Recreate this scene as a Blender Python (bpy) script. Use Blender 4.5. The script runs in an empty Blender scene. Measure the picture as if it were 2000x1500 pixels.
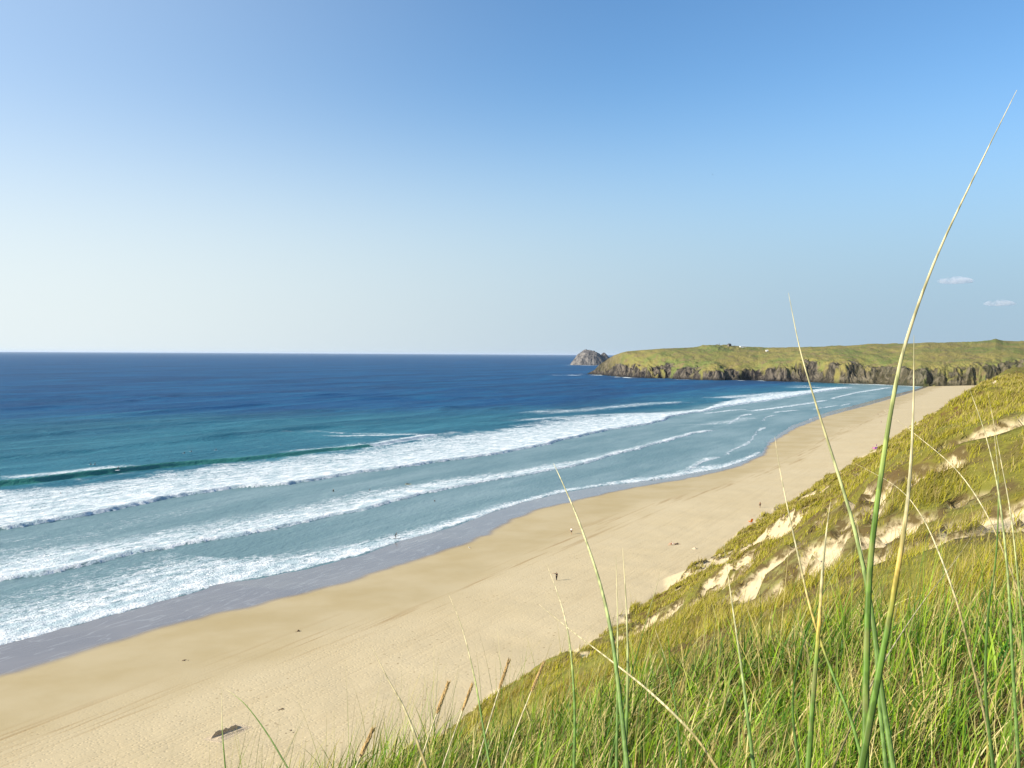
import bpy, bmesh, math, random
import numpy as np
from mathutils import Vector, Matrix
random.seed(7)
rng = np.random.default_rng(11)
SC = bpy.context.scene
COL = SC.collection
PI = math.pi

# ------------------------------------------------------------------ camera
FX = 1842.0                       # focal length in pixels of the 2000 px wide photograph
EYE = np.array([0.0, 0.0, 48.0])  # metres above the sea
_a, _p = 0.0054, math.atan(58.6 / 1842.0)
Xc = np.array([math.cos(_a), -math.sin(_a), 0.0])
Zc = np.array([math.sin(_a) * math.cos(_p), math.cos(_a) * math.cos(_p), math.sin(_p)])
Yc = np.cross(Zc, Xc)
C2W = np.array([Xc, Yc, Zc])      # rows: world axes in camera coordinates
cam = bpy.data.cameras.new('camera')
cam_ob = bpy.data.objects.new('camera', cam)
COL.objects.link(cam_ob)
m = Matrix(C2W.tolist()).to_4x4()
m.translation = Vector(EYE.tolist())
cam_ob.matrix_world = m
cam.sensor_width = 36.0
cam.lens = 36.0 * FX / 2000.0
cam.clip_start = 0.05
cam.clip_end = 300000.0
SC.camera = cam_ob

def ray(px, py):
    d = C2W @ np.array([(px - 1000.0) / FX, -(py - 750.0) / FX, -1.0])
    return d / np.linalg.norm(d)

def at_z(px, py, z=0.0):
    d = ray(px, py)
    return EYE + d * ((z - EYE[2]) / d[2])

# ------------------------------------------------------------------ coast frame: s along the coast, t out to sea
US = np.array([0.463, 0.8864]); UT = np.array([-0.8864, 0.463])
def to_st(p): return float(p[0] * US[0] + p[1] * US[1]), float(p[0] * UT[0] + p[1] * UT[1])
def to_xy(s, t): return s * US[0] + t * UT[0], s * US[1] + t * UT[1]

def trace(pts, z=0.0, lo=True, hi=True):
    st = sorted(to_st(at_z(x, y, z)) for x, y in pts)
    S = np.array([a for a, b in st]); T = np.array([b for a, b in st])
    return S, T
def curve(pts, z=0.0, ext=True):
    S, T = trace(pts, z)
    if ext:      # carry the first and last directions a little further
        k = (T[1] - T[0]) / max(S[1] - S[0], 1e-3); k = max(min(k, .4), -.4)
        S = np.concatenate([[S[0] - 150], S]); T = np.concatenate([[T[0] - 150 * k], T])
    return lambda s: np.interp(s, S, T)
def srange(pts, z=0.0):
    S, T = trace(pts, z); return S[0], S[-1]

# ------------------------------------------------------------------ noise
def _hash(ix, iy, seed):
    h = (ix.astype(np.int64) * 374761393 + iy.astype(np.int64) * 668265263 + seed * 1274126177) & 0xffffffff
    h = ((h ^ (h >> 13)) * 1274126177) & 0xffffffff
    h = h ^ (h >> 16)
    return (h & 0xffff) / 65535.0
def noise(x, y, seed=0):
    x = np.asarray(x, float); y = np.asarray(y, float)
    x, y = np.broadcast_arrays(x, y)
    ix = np.floor(x); iy = np.floor(y); fx = x - ix; fy = y - iy
    ux = fx * fx * fx * (fx * (fx * 6 - 15) + 10); uy = fy * fy * fy * (fy * (fy * 6 - 15) + 10)
    a = _hash(ix, iy, seed); b = _hash(ix + 1, iy, seed); c = _hash(ix, iy + 1, seed); d = _hash(ix + 1, iy + 1, seed)
    return (a + (b - a) * ux) * (1 - uy) + (c + (d - c) * ux) * uy
def fbm(x, y, octv=4, seed=0, gain=.5):
    v = 0; amp = 1; tot = 0
    for i in range(octv):
        v = v + amp * noise(x * 2 ** i + 17.3 * i, y * 2 ** i - 9.1 * i, seed + i * 7); tot += amp; amp *= gain
    return v / tot
def ss(a, b, x):
    t = np.clip((x - a) / (b - a), 0, 1); return t * t * (3 - 2 * t)

# ------------------------------------------------------------------ object helpers
def tag(o, label=None, cat=None, group=None, kind=None):
    if label: o['label'] = label
    if cat: o['category'] = cat
    if group: o['group'] = group
    if kind: o['kind'] = kind
    return o
def mesh_np(name, verts, loops, starts, mats, attrs=None, mat_idx=None, smooth=True, parent=None):
    me = bpy.data.meshes.new(name)
    me.vertices.add(len(verts)); me.vertices.foreach_set('co', np.asarray(verts, np.float32).ravel())
    me.loops.add(len(loops)); me.loops.foreach_set('vertex_index', np.asarray(loops, np.int32).ravel())
    me.polygons.add(len(starts)); me.polygons.foreach_set('loop_start', np.asarray(starts, np.int32))
    for m_ in (mats if isinstance(mats, (list, tuple)) else [mats]): me.materials.append(m_)
    if mat_idx is not None: me.polygons.foreach_set('material_index', np.asarray(mat_idx, np.int32))
    me.update(calc_edges=True)
    me.polygons.foreach_set('use_smooth', np.full(len(starts), smooth))
    for k, v in (attrs or {}).items():
        at = me.attributes.new(k, 'FLOAT', 'POINT'); at.data.foreach_set('value', np.asarray(v, np.float32))
    o = bpy.data.objects.new(name, me); COL.objects.link(o)
    if parent: o.parent = parent
    return o
def grid_obj(name, X, Y, Z, mat, attrs=None, smooth=True, flip=False):
    n, k = X.shape
    V = np.stack([X, Y, Z], -1).reshape(-1, 3)
    i = np.arange(n * k).reshape(n, k)
    q = np.stack([i[:-1, :-1], i[1:, :-1], i[1:, 1:], i[:-1, 1:]], -1).reshape(-1, 4)
    if flip: q = q[:, ::-1]
    return mesh_np(name, V, q.ravel(), np.arange(len(q)) * 4, mat,
                   {a: b.ravel() for a, b in (attrs or {}).items()}, smooth=smooth)

# ------------------------------------------------------------------ node helpers
class NT:
    def __init__(s, name):
        s.m = bpy.data.materials.new(name); s.m.use_nodes = True; s.t = s.m.node_tree
        s.t.nodes.clear(); s.out = s.t.nodes.new('ShaderNodeOutputMaterial')
    def n(s, typ, ins=None, **kw):
        nd = s.t.nodes.new('ShaderNode' + typ)
        for k, v in kw.items(): setattr(nd, k, v)
        for k, v in (ins or {}).items():
            sock = nd.inputs[k]
            if isinstance(v, bpy.types.NodeSocket): s.t.links.new(v, sock)
            elif isinstance(v, bpy.types.Node): s.t.links.new(v.outputs[0], sock)
            else:
                if isinstance(v, (tuple, list)) and len(v) == 3 and sock.type == 'RGBA': v = (*v, 1)
                sock.default_value = v
        return nd
    def math(s, op, a, b=0.0, c=0.0, clamp=False):
        return s.n('Math', {0: a, 1: b, 2: c}, operation=op, use_clamp=clamp).outputs[0]
    def mix(s, f, a, b):
        nd = s.n('Mix', {0: f}, data_type='RGBA')
        for sock, v in ((nd.inputs[6], a), (nd.inputs[7], b)):
            if isinstance(v, bpy.types.NodeSocket): s.t.links.new(v, sock)
            else: sock.default_value = (*v[:3], 1)
        return nd.outputs[2]
    def sst(s, x, lo, hi):
        nd = s.n('MapRange', {0: x}, interpolation_type='SMOOTHSTEP')
        for i, v in ((1, lo), (2, hi)):
            if isinstance(v, bpy.types.NodeSocket): s.t.links.new(v, nd.inputs[i])
            else: nd.inputs[i].default_value = v
        return nd.outputs[0]
    def noise(s, scale, detail=3, rough=.5, vec=None, dist=0.0):
        nd = s.n('TexNoise', {'Scale': scale, 'Detail': detail, 'Roughness': rough, 'Distortion': dist})
        s.t.links.new(vec if vec is not None else s.obj(), nd.inputs['Vector']); return nd.outputs[0]
    def obj(s):
        if not hasattr(s, '_o'): s._o = s.n('TexCoord').outputs['Object']
        return s._o
    def mapping(s, scale=(1, 1, 1), rot=(0, 0, 0), vec=None):
        nd = s.n('Mapping', {'Scale': scale, 'Rotation': rot})
        s.t.links.new(vec if vec is not None else s.obj(), nd.inputs[0]); return nd.outputs[0]
    def st(s, ks, kt, kz=1.0):
        """texture coordinates stretched along the coast (ks, kt: scale along it and across it)"""
        nd = s.n('Mapping', {'Scale': (1 / ks, 1 / kt, 1 / kz), 'Rotation': (0, 0, math.atan2(US[1], US[0]))}, vector_type='TEXTURE')
        s.t.links.new(s.obj(), nd.inputs[0]); return nd.outputs[0]
    def attr(s, name): return s.n('Attribute', attribute_name=name).outputs['Fac']
    def ramp(s, f, stops):
        nd = s.n('ValToRGB', {0: f}); cr = nd.color_ramp
        while len(cr.elements) < len(stops): cr.elements.new(.5)
        for e, (p, c) in zip(cr.elements, stops): e.position = p; e.color = (*c, 1)
        return nd.outputs[0]
    def bump(s, h, strength=.5, dist=.1, normal=None):
        ins = {'Height': h, 'Strength': strength, 'Distance': dist}
        if normal is not None: ins['Normal'] = normal
        return s.n('Bump', ins).outputs[0]
    def done(s, shader):
        s.t.links.new(shader.outputs[0] if isinstance(shader, bpy.types.Node) else shader, s.out.inputs[0]); return s.m
def plain(name, col, rough=.7, spec=.3, var=.15, scale=30, **kw):
    g = NT(name); f = g.noise(scale, 3)
    c = g.mix(f, tuple(x * (1 - var) for x in col), tuple(min(1, x * (1 + var)) for x in col))
    return g.done(g.n('BsdfPrincipled', {'Base Color': c, 'Roughness': rough, 'Specular IOR Level': spec, **kw}))
# ================================================================== traced shore lines (photo pixels of features lying on the beach / sea level)
TOE = [(1150,1270),(1230,1200),(1300,1150),(1400,1078),(1455,1040),(1530,990),(1600,950),(1700,890),(1760,850),(1800,825),(1860,785),(1920,750)]
W3 = [(0,1259),(70,1241),(150,1219),(196,1206),(262,1189),(315,1173),(378,1157),(434,1140),(507,1129),(595,1112),(700,1086),(775,1058),
      (880,1030),(967,997),(1013,983),(1090,963),(1177,949),(1247,941),(1300,934),(1340,926),(1410,914),(1452,901),(1488,884),(1500,862),(1545,832),
      (1612,806),(1690,786),(1760,767),(1790,760)]
WET = [(0,1324),(87,1296),(175,1269),(304,1231),(437,1199),(560,1171),(700,1133),(740,1117),(817,1093),(901,1068),(950,1047),(992,1019),
       (1044,998),(1125,979),(1195,963),(1265,948),(1330,938),(1392,924),(1445,910),(1492,888),(1503,866),(1550,838),(1613,813),(1690,793),(1760,773),(1795,762)]
DAMP = [(0,1458),(140,1406),(297,1353),(455,1294),(595,1241),(700,1206),(775,1196),(897,1144),(985,1100),(1104,1051),(1174,1016),(1300,974),
        (1445,933),(1532,898),(1602,856),(1690,821),(1760,784),(1800,768)]
toe_t = curve(TOE, 3.0)
_S, _T = trace(TOE, 3.0)
toe_t = lambda s, S=np.concatenate([[-3000, 60, 110], _S, [_S[-1] + 400, 4000]]), T=np.concatenate([[60, 60, 58], _T, [_T[-1] - 20, 0]]): np.interp(s, S, T)
sw_t = curve(W3, 0.0)
wet_t = curve(WET, 0.35)
damp_t = curve(DAMP, 1.3)

def gully(s, t):
    """1 in the bottom of the sandy gullies that climb the dune obliquely, -1 on the spurs between them"""
    q = .4545 * s - .891 * t + (fbm(s / 40, t / 25, 3, 57) - .5) * 16
    return np.cos(2 * PI * (q - 14.0) / 26.0)
def dune_profile(s, t, detail=True):
    d = toe_t(s) - t
    cap = np.interp(s, [-200, 0, 12, 30, 60, 150, 400, 800, 1600], [47, 46, 46, 44.5, 43, 40.5, 37, 33, 30])
    raw = 3 + .735 * d - 4.6 * np.sin(PI * np.clip(d / 66, 0, 1)) * np.where(d > 0, 1, 0)
    z = raw - np.logaddexp(0, (raw - cap) / 2.0) * 2.0       # soft cap
    if detail:
        m = ss(0, 10, d)
        rr = np.hypot(s, t)
        z = z - 1.5 * gully(s, t) * ss(0, 16, d) * ss(18, 40, rr) * (1 - .4 * ss(200, 400, rr))
        m = ss(0, 26, d) * (.3 + .7 * ss(60, 150, np.hypot(s, t)))
        z = z + m * (fbm(s / 34, t / 13, 3, 3) - .5) * 3.6 + (.35 + .65 * m) * ss(0, 6, d) * (fbm(s / 9 + t / 30, t / 5, 3, 5) - .5) * 1.8
        z = z + m * ss(6, 25, np.hypot(s, t)) * (np.maximum(noise(s / 2.4, t / 2.0, 9), .45) - .5) * .9
    return z
def ground_z(s, t):
    s = np.asarray(s, float); t = np.asarray(t, float)
    st, tt = sw_t(s), toe_t(s) + (fbm(s / 12, 0 * s, 3, 21) - .5) * 7
    f = (st - t) / np.maximum(st - tt, 8)
    beach = 3 * np.clip(f, -60, 1.0) * np.where(f < 0, .55, 1.0)
    beach = np.maximum(beach, -9)
    beach = beach + ss(.45, .8, f) * (fbm(s / 5, t / 4, 3, 31) - .5) * .22
    dn = dune_profile(s, t + (fbm(s / 12, 0 * s, 3, 21) - .5) * 7)
    z = np.where(t < toe_t(s) + 4, np.maximum(beach, dn), beach)
    # the shoulder the photographer stands on
    r = np.hypot(s - 1.6, t - .8)
    plat = 46.30 - .31 * t + .02 * s + (fbm(s / 1.7, t / 1.5, 3, 41) - .5) * .35
    w = 1 - ss(4.0, 7.8, r)
    return z * (1 - w) + plat * w
def gz(x, y):
    s, t = x * US[0] + y * US[1], x * UT[0] + y * UT[1]
    return float(ground_z(np.array([s]), np.array([t]))[0])
def hit(px, py, r0=12.0, r1=2500.0):
    """world point where the sight line through a pixel of the photograph meets the land"""
    d = ray(px, py); r = r0 * (r1 / r0) ** np.linspace(0, 1, 2500)
    P = EYE + d * r[:, None]
    z = ground_z(P[:, 0] * US[0] + P[:, 1] * US[1], P[:, 0] * UT[0] + P[:, 1] * UT[1])
    k = np.nonzero(P[:, 2] < z)[0]
    k = k[0] if len(k) else len(r) - 1
    return P[k]

# bare sand between the dune ridges: centre lines with half widths (metres)
SAND = [([(1160,1282),(1190,1268),(1250,1242),(1330,1207),(1400,1182),(1470,1153),(1540,1130),(1600,1112),(1640,1095)], -.030),
        ([(1390,1105),(1430,1085),(1480,1064),(1530,1044),(1580,1024),(1630,1004)], -.021), ([(1700,1078),(1760,1058),(1860,1022),(1960,992)], -.017),
        ([(1650,1010),(1700,990),(1750,970),(1800,950),(1860,925)], -.015), ([(1850,890),(1900,872),(1950,858),(2000,842)], .6), ([(1900,770),(1960,752)], .8)]
def sand_mask(s, t):
    m = np.zeros_like(s)
    wob = (fbm(s / 4, t / 3, 3, 51) - .5)
    for pts, hw in SAND_ST:
        dmin = np.full_like(s, 1e9)
        for (s0, t0), (s1, t1) in zip(pts[:-1], pts[1:]):
            if hw < 0 and abs(s1 - s0) > 12: continue
            ds, dt = s1 - s0, t1 - t0; L = ds * ds + dt * dt + 1e-9
            u = np.clip(((s - s0) * ds + (t - t0) * dt) / L, 0, 1)
            dmin = np.minimum(dmin, np.hypot((s - s0 - u * ds) / 1.6, t - t0 - u * dt))
        if hw < 0: dmin = dmin / np.maximum(-hw * np.hypot(s, t), .05); m = np.maximum(m, 1 - ss(.6, 1.25, dmin + wob * 2.2)); continue
        m = np.maximum(m, 1 - ss(hw * .6, hw * 1.25, dmin + wob * 1.2))
    gm = ss(.70, .95, gully(s, t) + (fbm(s / 11, t / 6, 3, 59) - .5) * 1.3 - .25 * ss(150, 300, np.hypot(s, t)))
    m = np.maximum(m, gm * ss(22, 34, np.hypot(s, t)))
    tuf = ss(.52, .58, fbm(s / 3.2, t / 1.1, 3, 53))      # odd tussocks left standing in the bare sand
    return m * (1 - .6 * tuf)
SAND_ST = []
for _pts, _hw in SAND:
    SAND_ST.append(([to_st(hit(*p)) for p in _pts], _hw))
def veg_mask(s, t):
    """1 where marram grass grows"""
    d = toe_t(s) + (fbm(s / 12, 0 * s, 3, 21) - .5) * 7 - t
    v = ss(-.5, 2.5, d + (fbm(s / 5, t / 4, 3, 61) - .5) * 6)
    low = (1 - ss(10, 24, d)) * ss(70, 120, np.hypot(s, t))                      # broken cover near the foot
    v = v * (1 - low * ss(.57, .64, fbm(s / 9, t / 4.5, 3, 67)))
    v = v * (1 - .8 * ss(.68, .74, fbm(s / 7, t / 3.2, 3, 71)) * ss(70, 120, np.hypot(s, t)))
    return np.clip(v * (1 - sand_mask(s, t)), 0, 1)

# ------------------------------------------------------------------ sand / dune ground sheet
def grow(a, b, step0, rate):
    out = [a]; st = step0
    while out[-1] < b: out.append(out[-1] + st); st *= 1 + rate
    return np.array(out)
def fine_s():
    neg = -grow(0, 4000, .6, .12)[1:][::-1]
    a = grow(0, 2100, .25, .0049); b = grow(a[-1], 9000, 40, .15)[1:]
    return np.concatenate([neg, a, b])
gs = fine_s()
gt = np.concatenate([-grow(22, 6000, 1.0, .1)[::-1], np.arange(-21.5, 62, .42), np.arange(62, 190, 1.2), grow(191, 900, 2, .06)])
S_, T_ = np.meshgrid(gs, gt, indexing='ij')
Zg = ground_z(S_, T_)
Vg = veg_mask(S_, T_)
# turf stands a little proud of the bare sand
def turf_up(s, t, v): return (.35 + .35 * ss(25, 45, np.hypot(s, t))) * ss(.25, .6, v) * ss(9, 16, np.hypot(s, t))
Zg = Zg + turf_up(S_, T_, Vg) * ss(12, 30, np.hypot(S_, T_))
# inland the dunes roll on towards the headland
wet = ss(-1.6, 1.2, T_ - wet_t(S_) + (fbm(S_ / 6, T_ / 30, 2, 81) - .5) * 2)
dampf = ss(-11, 6, T_ - damp_t(S_) + (fbm(S_ / 25, T_ / 9, 3, 83) - .5) * 12)
X_, Y_ = to_xy(S_, T_)

g = NT('sand_and_turf')
wv, dm, vg = g.attr('wet'), g.attr('damp'), g.attr('veg')
n1 = g.noise(.05, 4, .6); n2 = g.noise(1.3, 4, .65); n3 = g.noise(14, 3, .6)
tracks = g.noise(.9, 4, .62, g.st(.03, .9))
dry = g.mix(n1, (.50, .395, .225), (.59, .485, .305))
dry = g.mix(g.math('MULTIPLY', g.sst(n2, .35, .75), .22), dry, (.50, .385, .23))
dampc = g.mix(g.sst(n1, .3, .7), (.42, .325, .17), (.48, .385, .225))
line = g.math('MULTIPLY', g.sst(tracks, .52, .62), g.math('MULTIPLY', g.math('SUBTRACT', 1.0, g.math('ABSOLUTE', g.math('MULTIPLY_ADD', dm, 2.0, -.9)), clamp=True), .75))
c = g.mix(dm, dry, dampc)
c = g.mix(line, c, (.34, .23, .11))
c = g.mix(wv, c, g.mix(g.sst(n1, .35, .7), (.165, .130, .110), (.215, .175, .145)))
turf = g.mix(g.sst(n2, .35, .7), (.12, .10, .015), (.19, .165, .025))  # base kept dark brown: shade of the gaps between tufts painted in
turf = g.mix(g.sst(g.noise(.35, 4, .6), .48, .60), turf, (.105, .060, .025))
turf = g.mix(g.sst(n1, .4, .6), turf, g.mix(.5, turf, (.17, .18, .04)))
c = g.mix(g.sst(vg, .25, .7), c, turf)
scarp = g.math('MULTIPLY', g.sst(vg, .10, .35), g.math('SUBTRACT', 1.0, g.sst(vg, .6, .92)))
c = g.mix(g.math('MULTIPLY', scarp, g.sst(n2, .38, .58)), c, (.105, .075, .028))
# footprints: many small pits in the dry sand
vor = g.n('TexVoronoi', {'Vector': g.mapping((1.7, 1.7, .2)), 'Scale': 1.0, 'Randomness': 1.0}).outputs['Distance']
pit = g.sst(vor, .05, .42)
hgt = g.math('ADD', g.math('MULTIPLY', pit, .55), g.math('ADD', g.math('MULTIPLY', n2, .8), g.math('MULTIPLY', n3, .12)))
hgt = g.math('ADD', hgt, g.math('MULTIPLY', vg, g.math('MULTIPLY', n2, 3.5)))
hgt = g.math('ADD', hgt, g.math('MULTIPLY', g.sst(tracks, .45, .65), -.35))
smoothf = g.math('MULTIPLY_ADD', dm, -.88, 1.0)
specks = g.math('MULTIPLY', g.math('SUBTRACT', 1.0, g.sst(g.n('TexVoronoi', {'Vector': g.mapping((.62, .62, .2)), 'Scale': 1.0}).outputs['Distance'], .06, .17)), g.math('MULTIPLY', g.sst(g.noise(.09, 3), .42, .58), g.math('SUBTRACT', 1.0, dm)))
c = g.mix(g.math('MULTIPLY', specks, .7), c, (.26, .18, .09))  # dark specks: shade of footprint pits painted into the sand colour
bm_ = g.bump(g.math('MULTIPLY', hgt, smoothf), .55, .10)
swl = g.noise(.10, 4, .6, g.st(.22, 1)); iso = g.math('SUBTRACT', 1.0, g.math('MULTIPLY', g.math('ABSOLUTE', g.math('SUBTRACT', g.math('FRACT', g.math('MULTIPLY', swl, 9.0)), .5)), 9.0), clamp=True)
c = g.mix(g.math('MULTIPLY', g.math('MULTIPLY', iso, wv), .35), c, (.40, .38, .35))
rough = g.math('MULTIPLY_ADD', wv, -.80, .95)
pr = g.n('BsdfPrincipled', {'Base Color': c, 'Roughness': rough, 'Specular IOR Level': g.math('MULTIPLY_ADD', wv, .55, .08), 'Normal': bm_})
M_GROUND = g.done(pr)
ground = grid_obj('beach_and_dune_ground', X_, Y_, Zg, M_GROUND, {'wet': wet, 'damp': dampf, 'veg': Vg}, flip=False)
ground.name = 'sand_ground'
tag(ground, 'pale beach sand running up into grassy dune slope', None, None, 'structure')
# ================================================================== the sea
W1 = [(0,1037),(77,1026),(210,1000),(304,979),(448,954.5),(560,947.5),(647,933.5),(663,930),(757,918),(845,904),(901,897),(967,888),(1069,869),
      (1104,858.5),(1195,839),(1265,829),(1301,821),(1308,814),(1329,811),(1389,802)]
W1B = [(0,958),(90,950),(210,940),(320,922),(450,907),(560,895),(650,884),(740,872),(852,852),(1000,836),(1100,818),(1200,808),(1300,806),(1389,799)]
W2 = [(0,1135),(94,1121),(175,1105),(262,1084),(315,1075),(385,1063),(455,1051),(542,1033),(612,1016),(700,1000),(747,984.5),(817,967),(897,951),
      (967,939),(1083,918),(1142,906),(1195,890),(1247,878),(1305,861),(1357,847),(1396,841)]
W2B = [(0,1070),(94,1062),(175,1052),(262,1040),(315,1033),(385,1020),(455,1008),(542,992),(612,975),(700,960),(747,950),(817,940),(897,930),
       (967,922),(1083,904),(1142,896),(1195,882),(1247,871),(1305,855),(1357,843),(1396,839)]
W3B = [(0,1150),(150,1110),(300,1075),(400,1085),(507,1080),(600,1070),(700,1055),(775,1035),(880,1012),(967,984),(1013,975),(1090,956),(1177,941),
       (1247,932),(1300,924),(1340,912),(1410,905),(1450,892)]
FAR = [(1389,802),(1410,796),(1462,788),(1515,781),(1567,772),(1620,763),(1665,757)]
FARB = [(1389,795),(1410,787),(1462,776),(1515,770),(1567,764),(1620,758),(1665,755)]
SMALL = [  # (front, back pixels above the front, height)
    ([(1417,889),(1466,863),(1480,842),(1497,835)], 5, .25), ([(1488,824),(1497,816),(1518,811)], 3, .2),
    ([(1340,924),(1368,905),(1410,893)], 10, .4), ([(1380,833),(1412,834),(1431,835)], 3, .3), ([(1425,829),(1448,814),(1473,809)], 5, .3),
    ([(1470,804),(1532,796),(1575,790),(1620,782)], 4, .35), ([(1515,806),(1564,801)], 2.5, .2),
    ([(1627,779),(1672,768),(1742,757)], 3, .35), ([(1644,793),(1662,788)], 2, .2),
    ([(1250,941),(1287,936),(1330,927)], 9, .3), ([(1000,836),(1060,829)], 1.5, .3), ([(1083,820),(1120,817),(1170,812)], 2, .3),
    ([(1380,808),(1420,803),(1460,800)], 2, .25),([(1590,800),(1640,792)],2,.2),([(1570,758),(1640,757)],3,.6),([(1560,755),(1600,754)],2,.5)]
CREST = [(0,953),(70,946),(140,937),(227,927),(315,916),(385,909),(490,900),(567,891),(650,881),(700,876),(740,871),(800,861),(852,852)]
SWELL = [([(180,880),(245,875),(315,868),(385,861),(448,854),(507,845),(595,838),(682,835)], 1.5, 9),
         ([(-60,862),(0,859),(87,852),(157,843),(245,835),(315,830),(420,826),(500,823)], 1.3, 10),
         ([(-60,899),(0,896),(70,891),(140,884),(210,882)], 1.2, 8),
         ([(-60,806),(0,803),(140,795),(245,786),(350,773),(430,768)], 1.3, 13),
         ([(200,815),(245,812),(350,803),(450,796),(560,790)], 1.1, 12),
         ([(560,804),(595,803),(700,803),(775,805)], 1.0, 10), ([(595,839),(652,835),(720,838)], .7, 7),
         ([(980,829),(1020,826),(1069,823),(1110,821)], 1.0, 7), ([(1180,800),(1250,797),(1330,795)], .9, 8),
         ([(700,782),(800,779),(900,778)], 1.1, 13), ([(430,784),(560,776),(690,771)], 1.2, 14), ([(820,800),(930,795),(1010,797)], .9, 9),
         ([(1120,755),(1220,752),(1340,756)], 1.0, 16), ([(900,760),(1010,755),(1100,757)], 1.1, 16)]
wt = np.concatenate([np.arange(25, 340, .7), np.arange(340, 760, 1.6), grow(762, 3500, 3, .016), grow(3600, 90000, 140, .18)])
neg = -grow(0, 60000, 12, .25)[1:][::-1]
a_ = np.concatenate([np.arange(0, 95, 3), grow(95, 2500, .4, .0043)]); b_ = grow(a_[-1] + 10, 90000, 14, .12)
ws = np.concatenate([neg, a_, b_])
S_, T_ = np.meshgrid(ws, wt, indexing='ij')
Zw = np.zeros_like(S_); F = np.zeros_like(S_)
near = ss(3500, 600, T_) if False else 1 - ss(600, 3500, np.hypot(S_, T_))
wob1 = (fbm(S_ / 16, 0 * T_ + 3, 3, 101) - .5) * 3.2 + (noise(S_ / 1.3, 0 * T_, 103) - .5) * .7

def taper(pts, e=12):
    a, b = srange(pts); return ss(a - e, a + e, S_) * (1 - ss(b - e, b + e, S_))
def add_front(front, back, h, w, L, d0, d1, end=8, open_left=True, wob=1.0):
    """a line of white water: step of height h on its landward edge, foam thinning from d0 (front) to d1 (back)"""
    global Zw, F
    tf = curve(front)(S_) + wob1 * wob
    tb = curve(back)(S_) if back is not None else None
    a, b = srange(front)
    m = 1 - ss(b - end, b + end, S_)
    if not open_left: m = m * ss(a - end, a + end, S_)
    dl = T_ - tf
    prof = ss(0, w, dl) * np.exp(-np.maximum(dl - w, 0) / L)
    rag = .7 + .6 * fbm(S_ / 2.2, T_ / 1.6, 3, 105)
    Zw = Zw + m * h * prof * rag
    if tb is not None:
        wd = np.maximum(tb - tf, 1.0); u = dl / wd
        f = (d0 + (d1 - d0) * np.clip(u, 0, 1)) * ss(-.25, .25, dl) * (1 - ss(.82, 1.25, u + (fbm(S_ / 14, T_ / 9, 3, 107) - .5) * .55))
        F = np.maximum(F, f * m)
shift = lambda pts, d: [(x, y - d) for x, y in pts]
add_front(W1, W1B, .95, 1.3, 16, 1.0, .55)
add_front(W2, W2B, .62, 1.0, 10, .98, .2)
_w2near = curve(shift(W2, 14))
add_front([p for p in W3 if p[0] < 1490], W3B, .16, .7, 6, 1.0, .10, wob=.8)
add_front(FAR, FARB, 1.1, 3.0, 25, 1.0, .85, end=14, open_left=False)
for pts, up, h in SMALL: add_front(pts, shift(pts, up), h, 1.0, 6, .9, .15, end=9, open_left=False)
# foam left lying behind the breakers
def add_foam(pts, wdt, dens, end=20):
    global F
    tc = curve(pts)(S_); m = taper(pts, end)
    F = np.maximum(F, dens * m * np.exp(-((T_ - tc) / wdt) ** 2))
add_foam([(600,845),(700,848),(800,848)], 16, .62); add_foam([(640,852),(760,860),(850,850)], 9, .7)
add_foam([(1030,808),(1150,800),(1250,790),(1330,785)], 16, .50); add_foam([(1400,778),(1480,772),(1560,765)], 22, .62)
add_foam([(1000,822),(1150,812),(1260,806)], 10, .5); add_foam([(1330,830),(1400,828),(1470,815)], 8, .45)
add_foam([(330,1055),(460,1030),(600,1000),(760,962),(900,935)], 9, .52, 25)
add_foam([(0,1105),(150,1085),(300,1060)], 12, .48); add_foam([(0,1060),(140,1050),(300,1010),(440,985)], 8, .3)
add_foam([(560,885),(640,880),(720,868)], 9, .55); add_foam([(0,935),(120,925),(240,912)], 7, .75, 10)
add_foam([(1120,712),(1080,712)], 60, .4)
# the green wave about to break, thin lip of foam on its left half and broken water at its right end
tc = curve(CREST)(S_) + (fbm(S_ / 14, 0 * S_, 2, 109) - .5) * 2.0
a, b = srange(CREST); mC = 1 - ss(b - 6, b + 14, S_)
hC = np.interp(S_, np.linspace(a, b, 8), [2.0, 2.1, 1.9, 1.5, 1.4, 1.2, 1.3, 1.2])
dl = T_ - tc
Zw = Zw + mC * hC * ss(0, 3.2, dl) * np.exp(-np.maximum(dl - 3.2, 0) / 9)
sa = lambda x, y: to_st(at_z(x, y))[0]
lip = (1 - ss(sa(250, 924), sa(300, 918), S_)) * .95 + ss(sa(715, 874), sa(745, 871), S_)
F = np.maximum(F, mC * lip * np.exp(-((dl - 4.6) / 2.2) ** 2))
F = F * (1 - .97 * mC * ss(-.8, .3, dl) * (1 - ss(2.4, 3.4, dl)) * (1 - ss(sa(715, 874), sa(745, 871), S_)))
broken = ss(sa(715, 874), sa(745, 871), S_) * mC
F = np.maximum(F, broken * ss(-.5, .3, dl) * (1 - ss(5, 9, dl)))
green = mC * ss(-.6, .6, dl) * (1 - ss(2.8, 5, dl))
for pts, h, w in SWELL:
    tc = curve(pts)(S_) + (fbm(S_ / 40, 0 * S_, 2, 111) - .5) * 6
    dl = (T_ - tc) / w
    Zw = Zw + taper(pts, 35) * h * np.where(dl < 0, np.exp(-(dl * 1.7) ** 2), np.exp(-(dl * .8) ** 2))
off = ss(240, 420, T_) * near
ph = T_ / 46 + (fbm(S_ / 260, T_ / 260, 2, 113) - .5) * 3.0
Zw = Zw + off * 1.15 * np.exp(1.2 * (np.cos(2 * PI * ph) - 1)) * (.3 + 1.4 * fbm(S_ / 120, T_ / 70, 2, 115))
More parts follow.
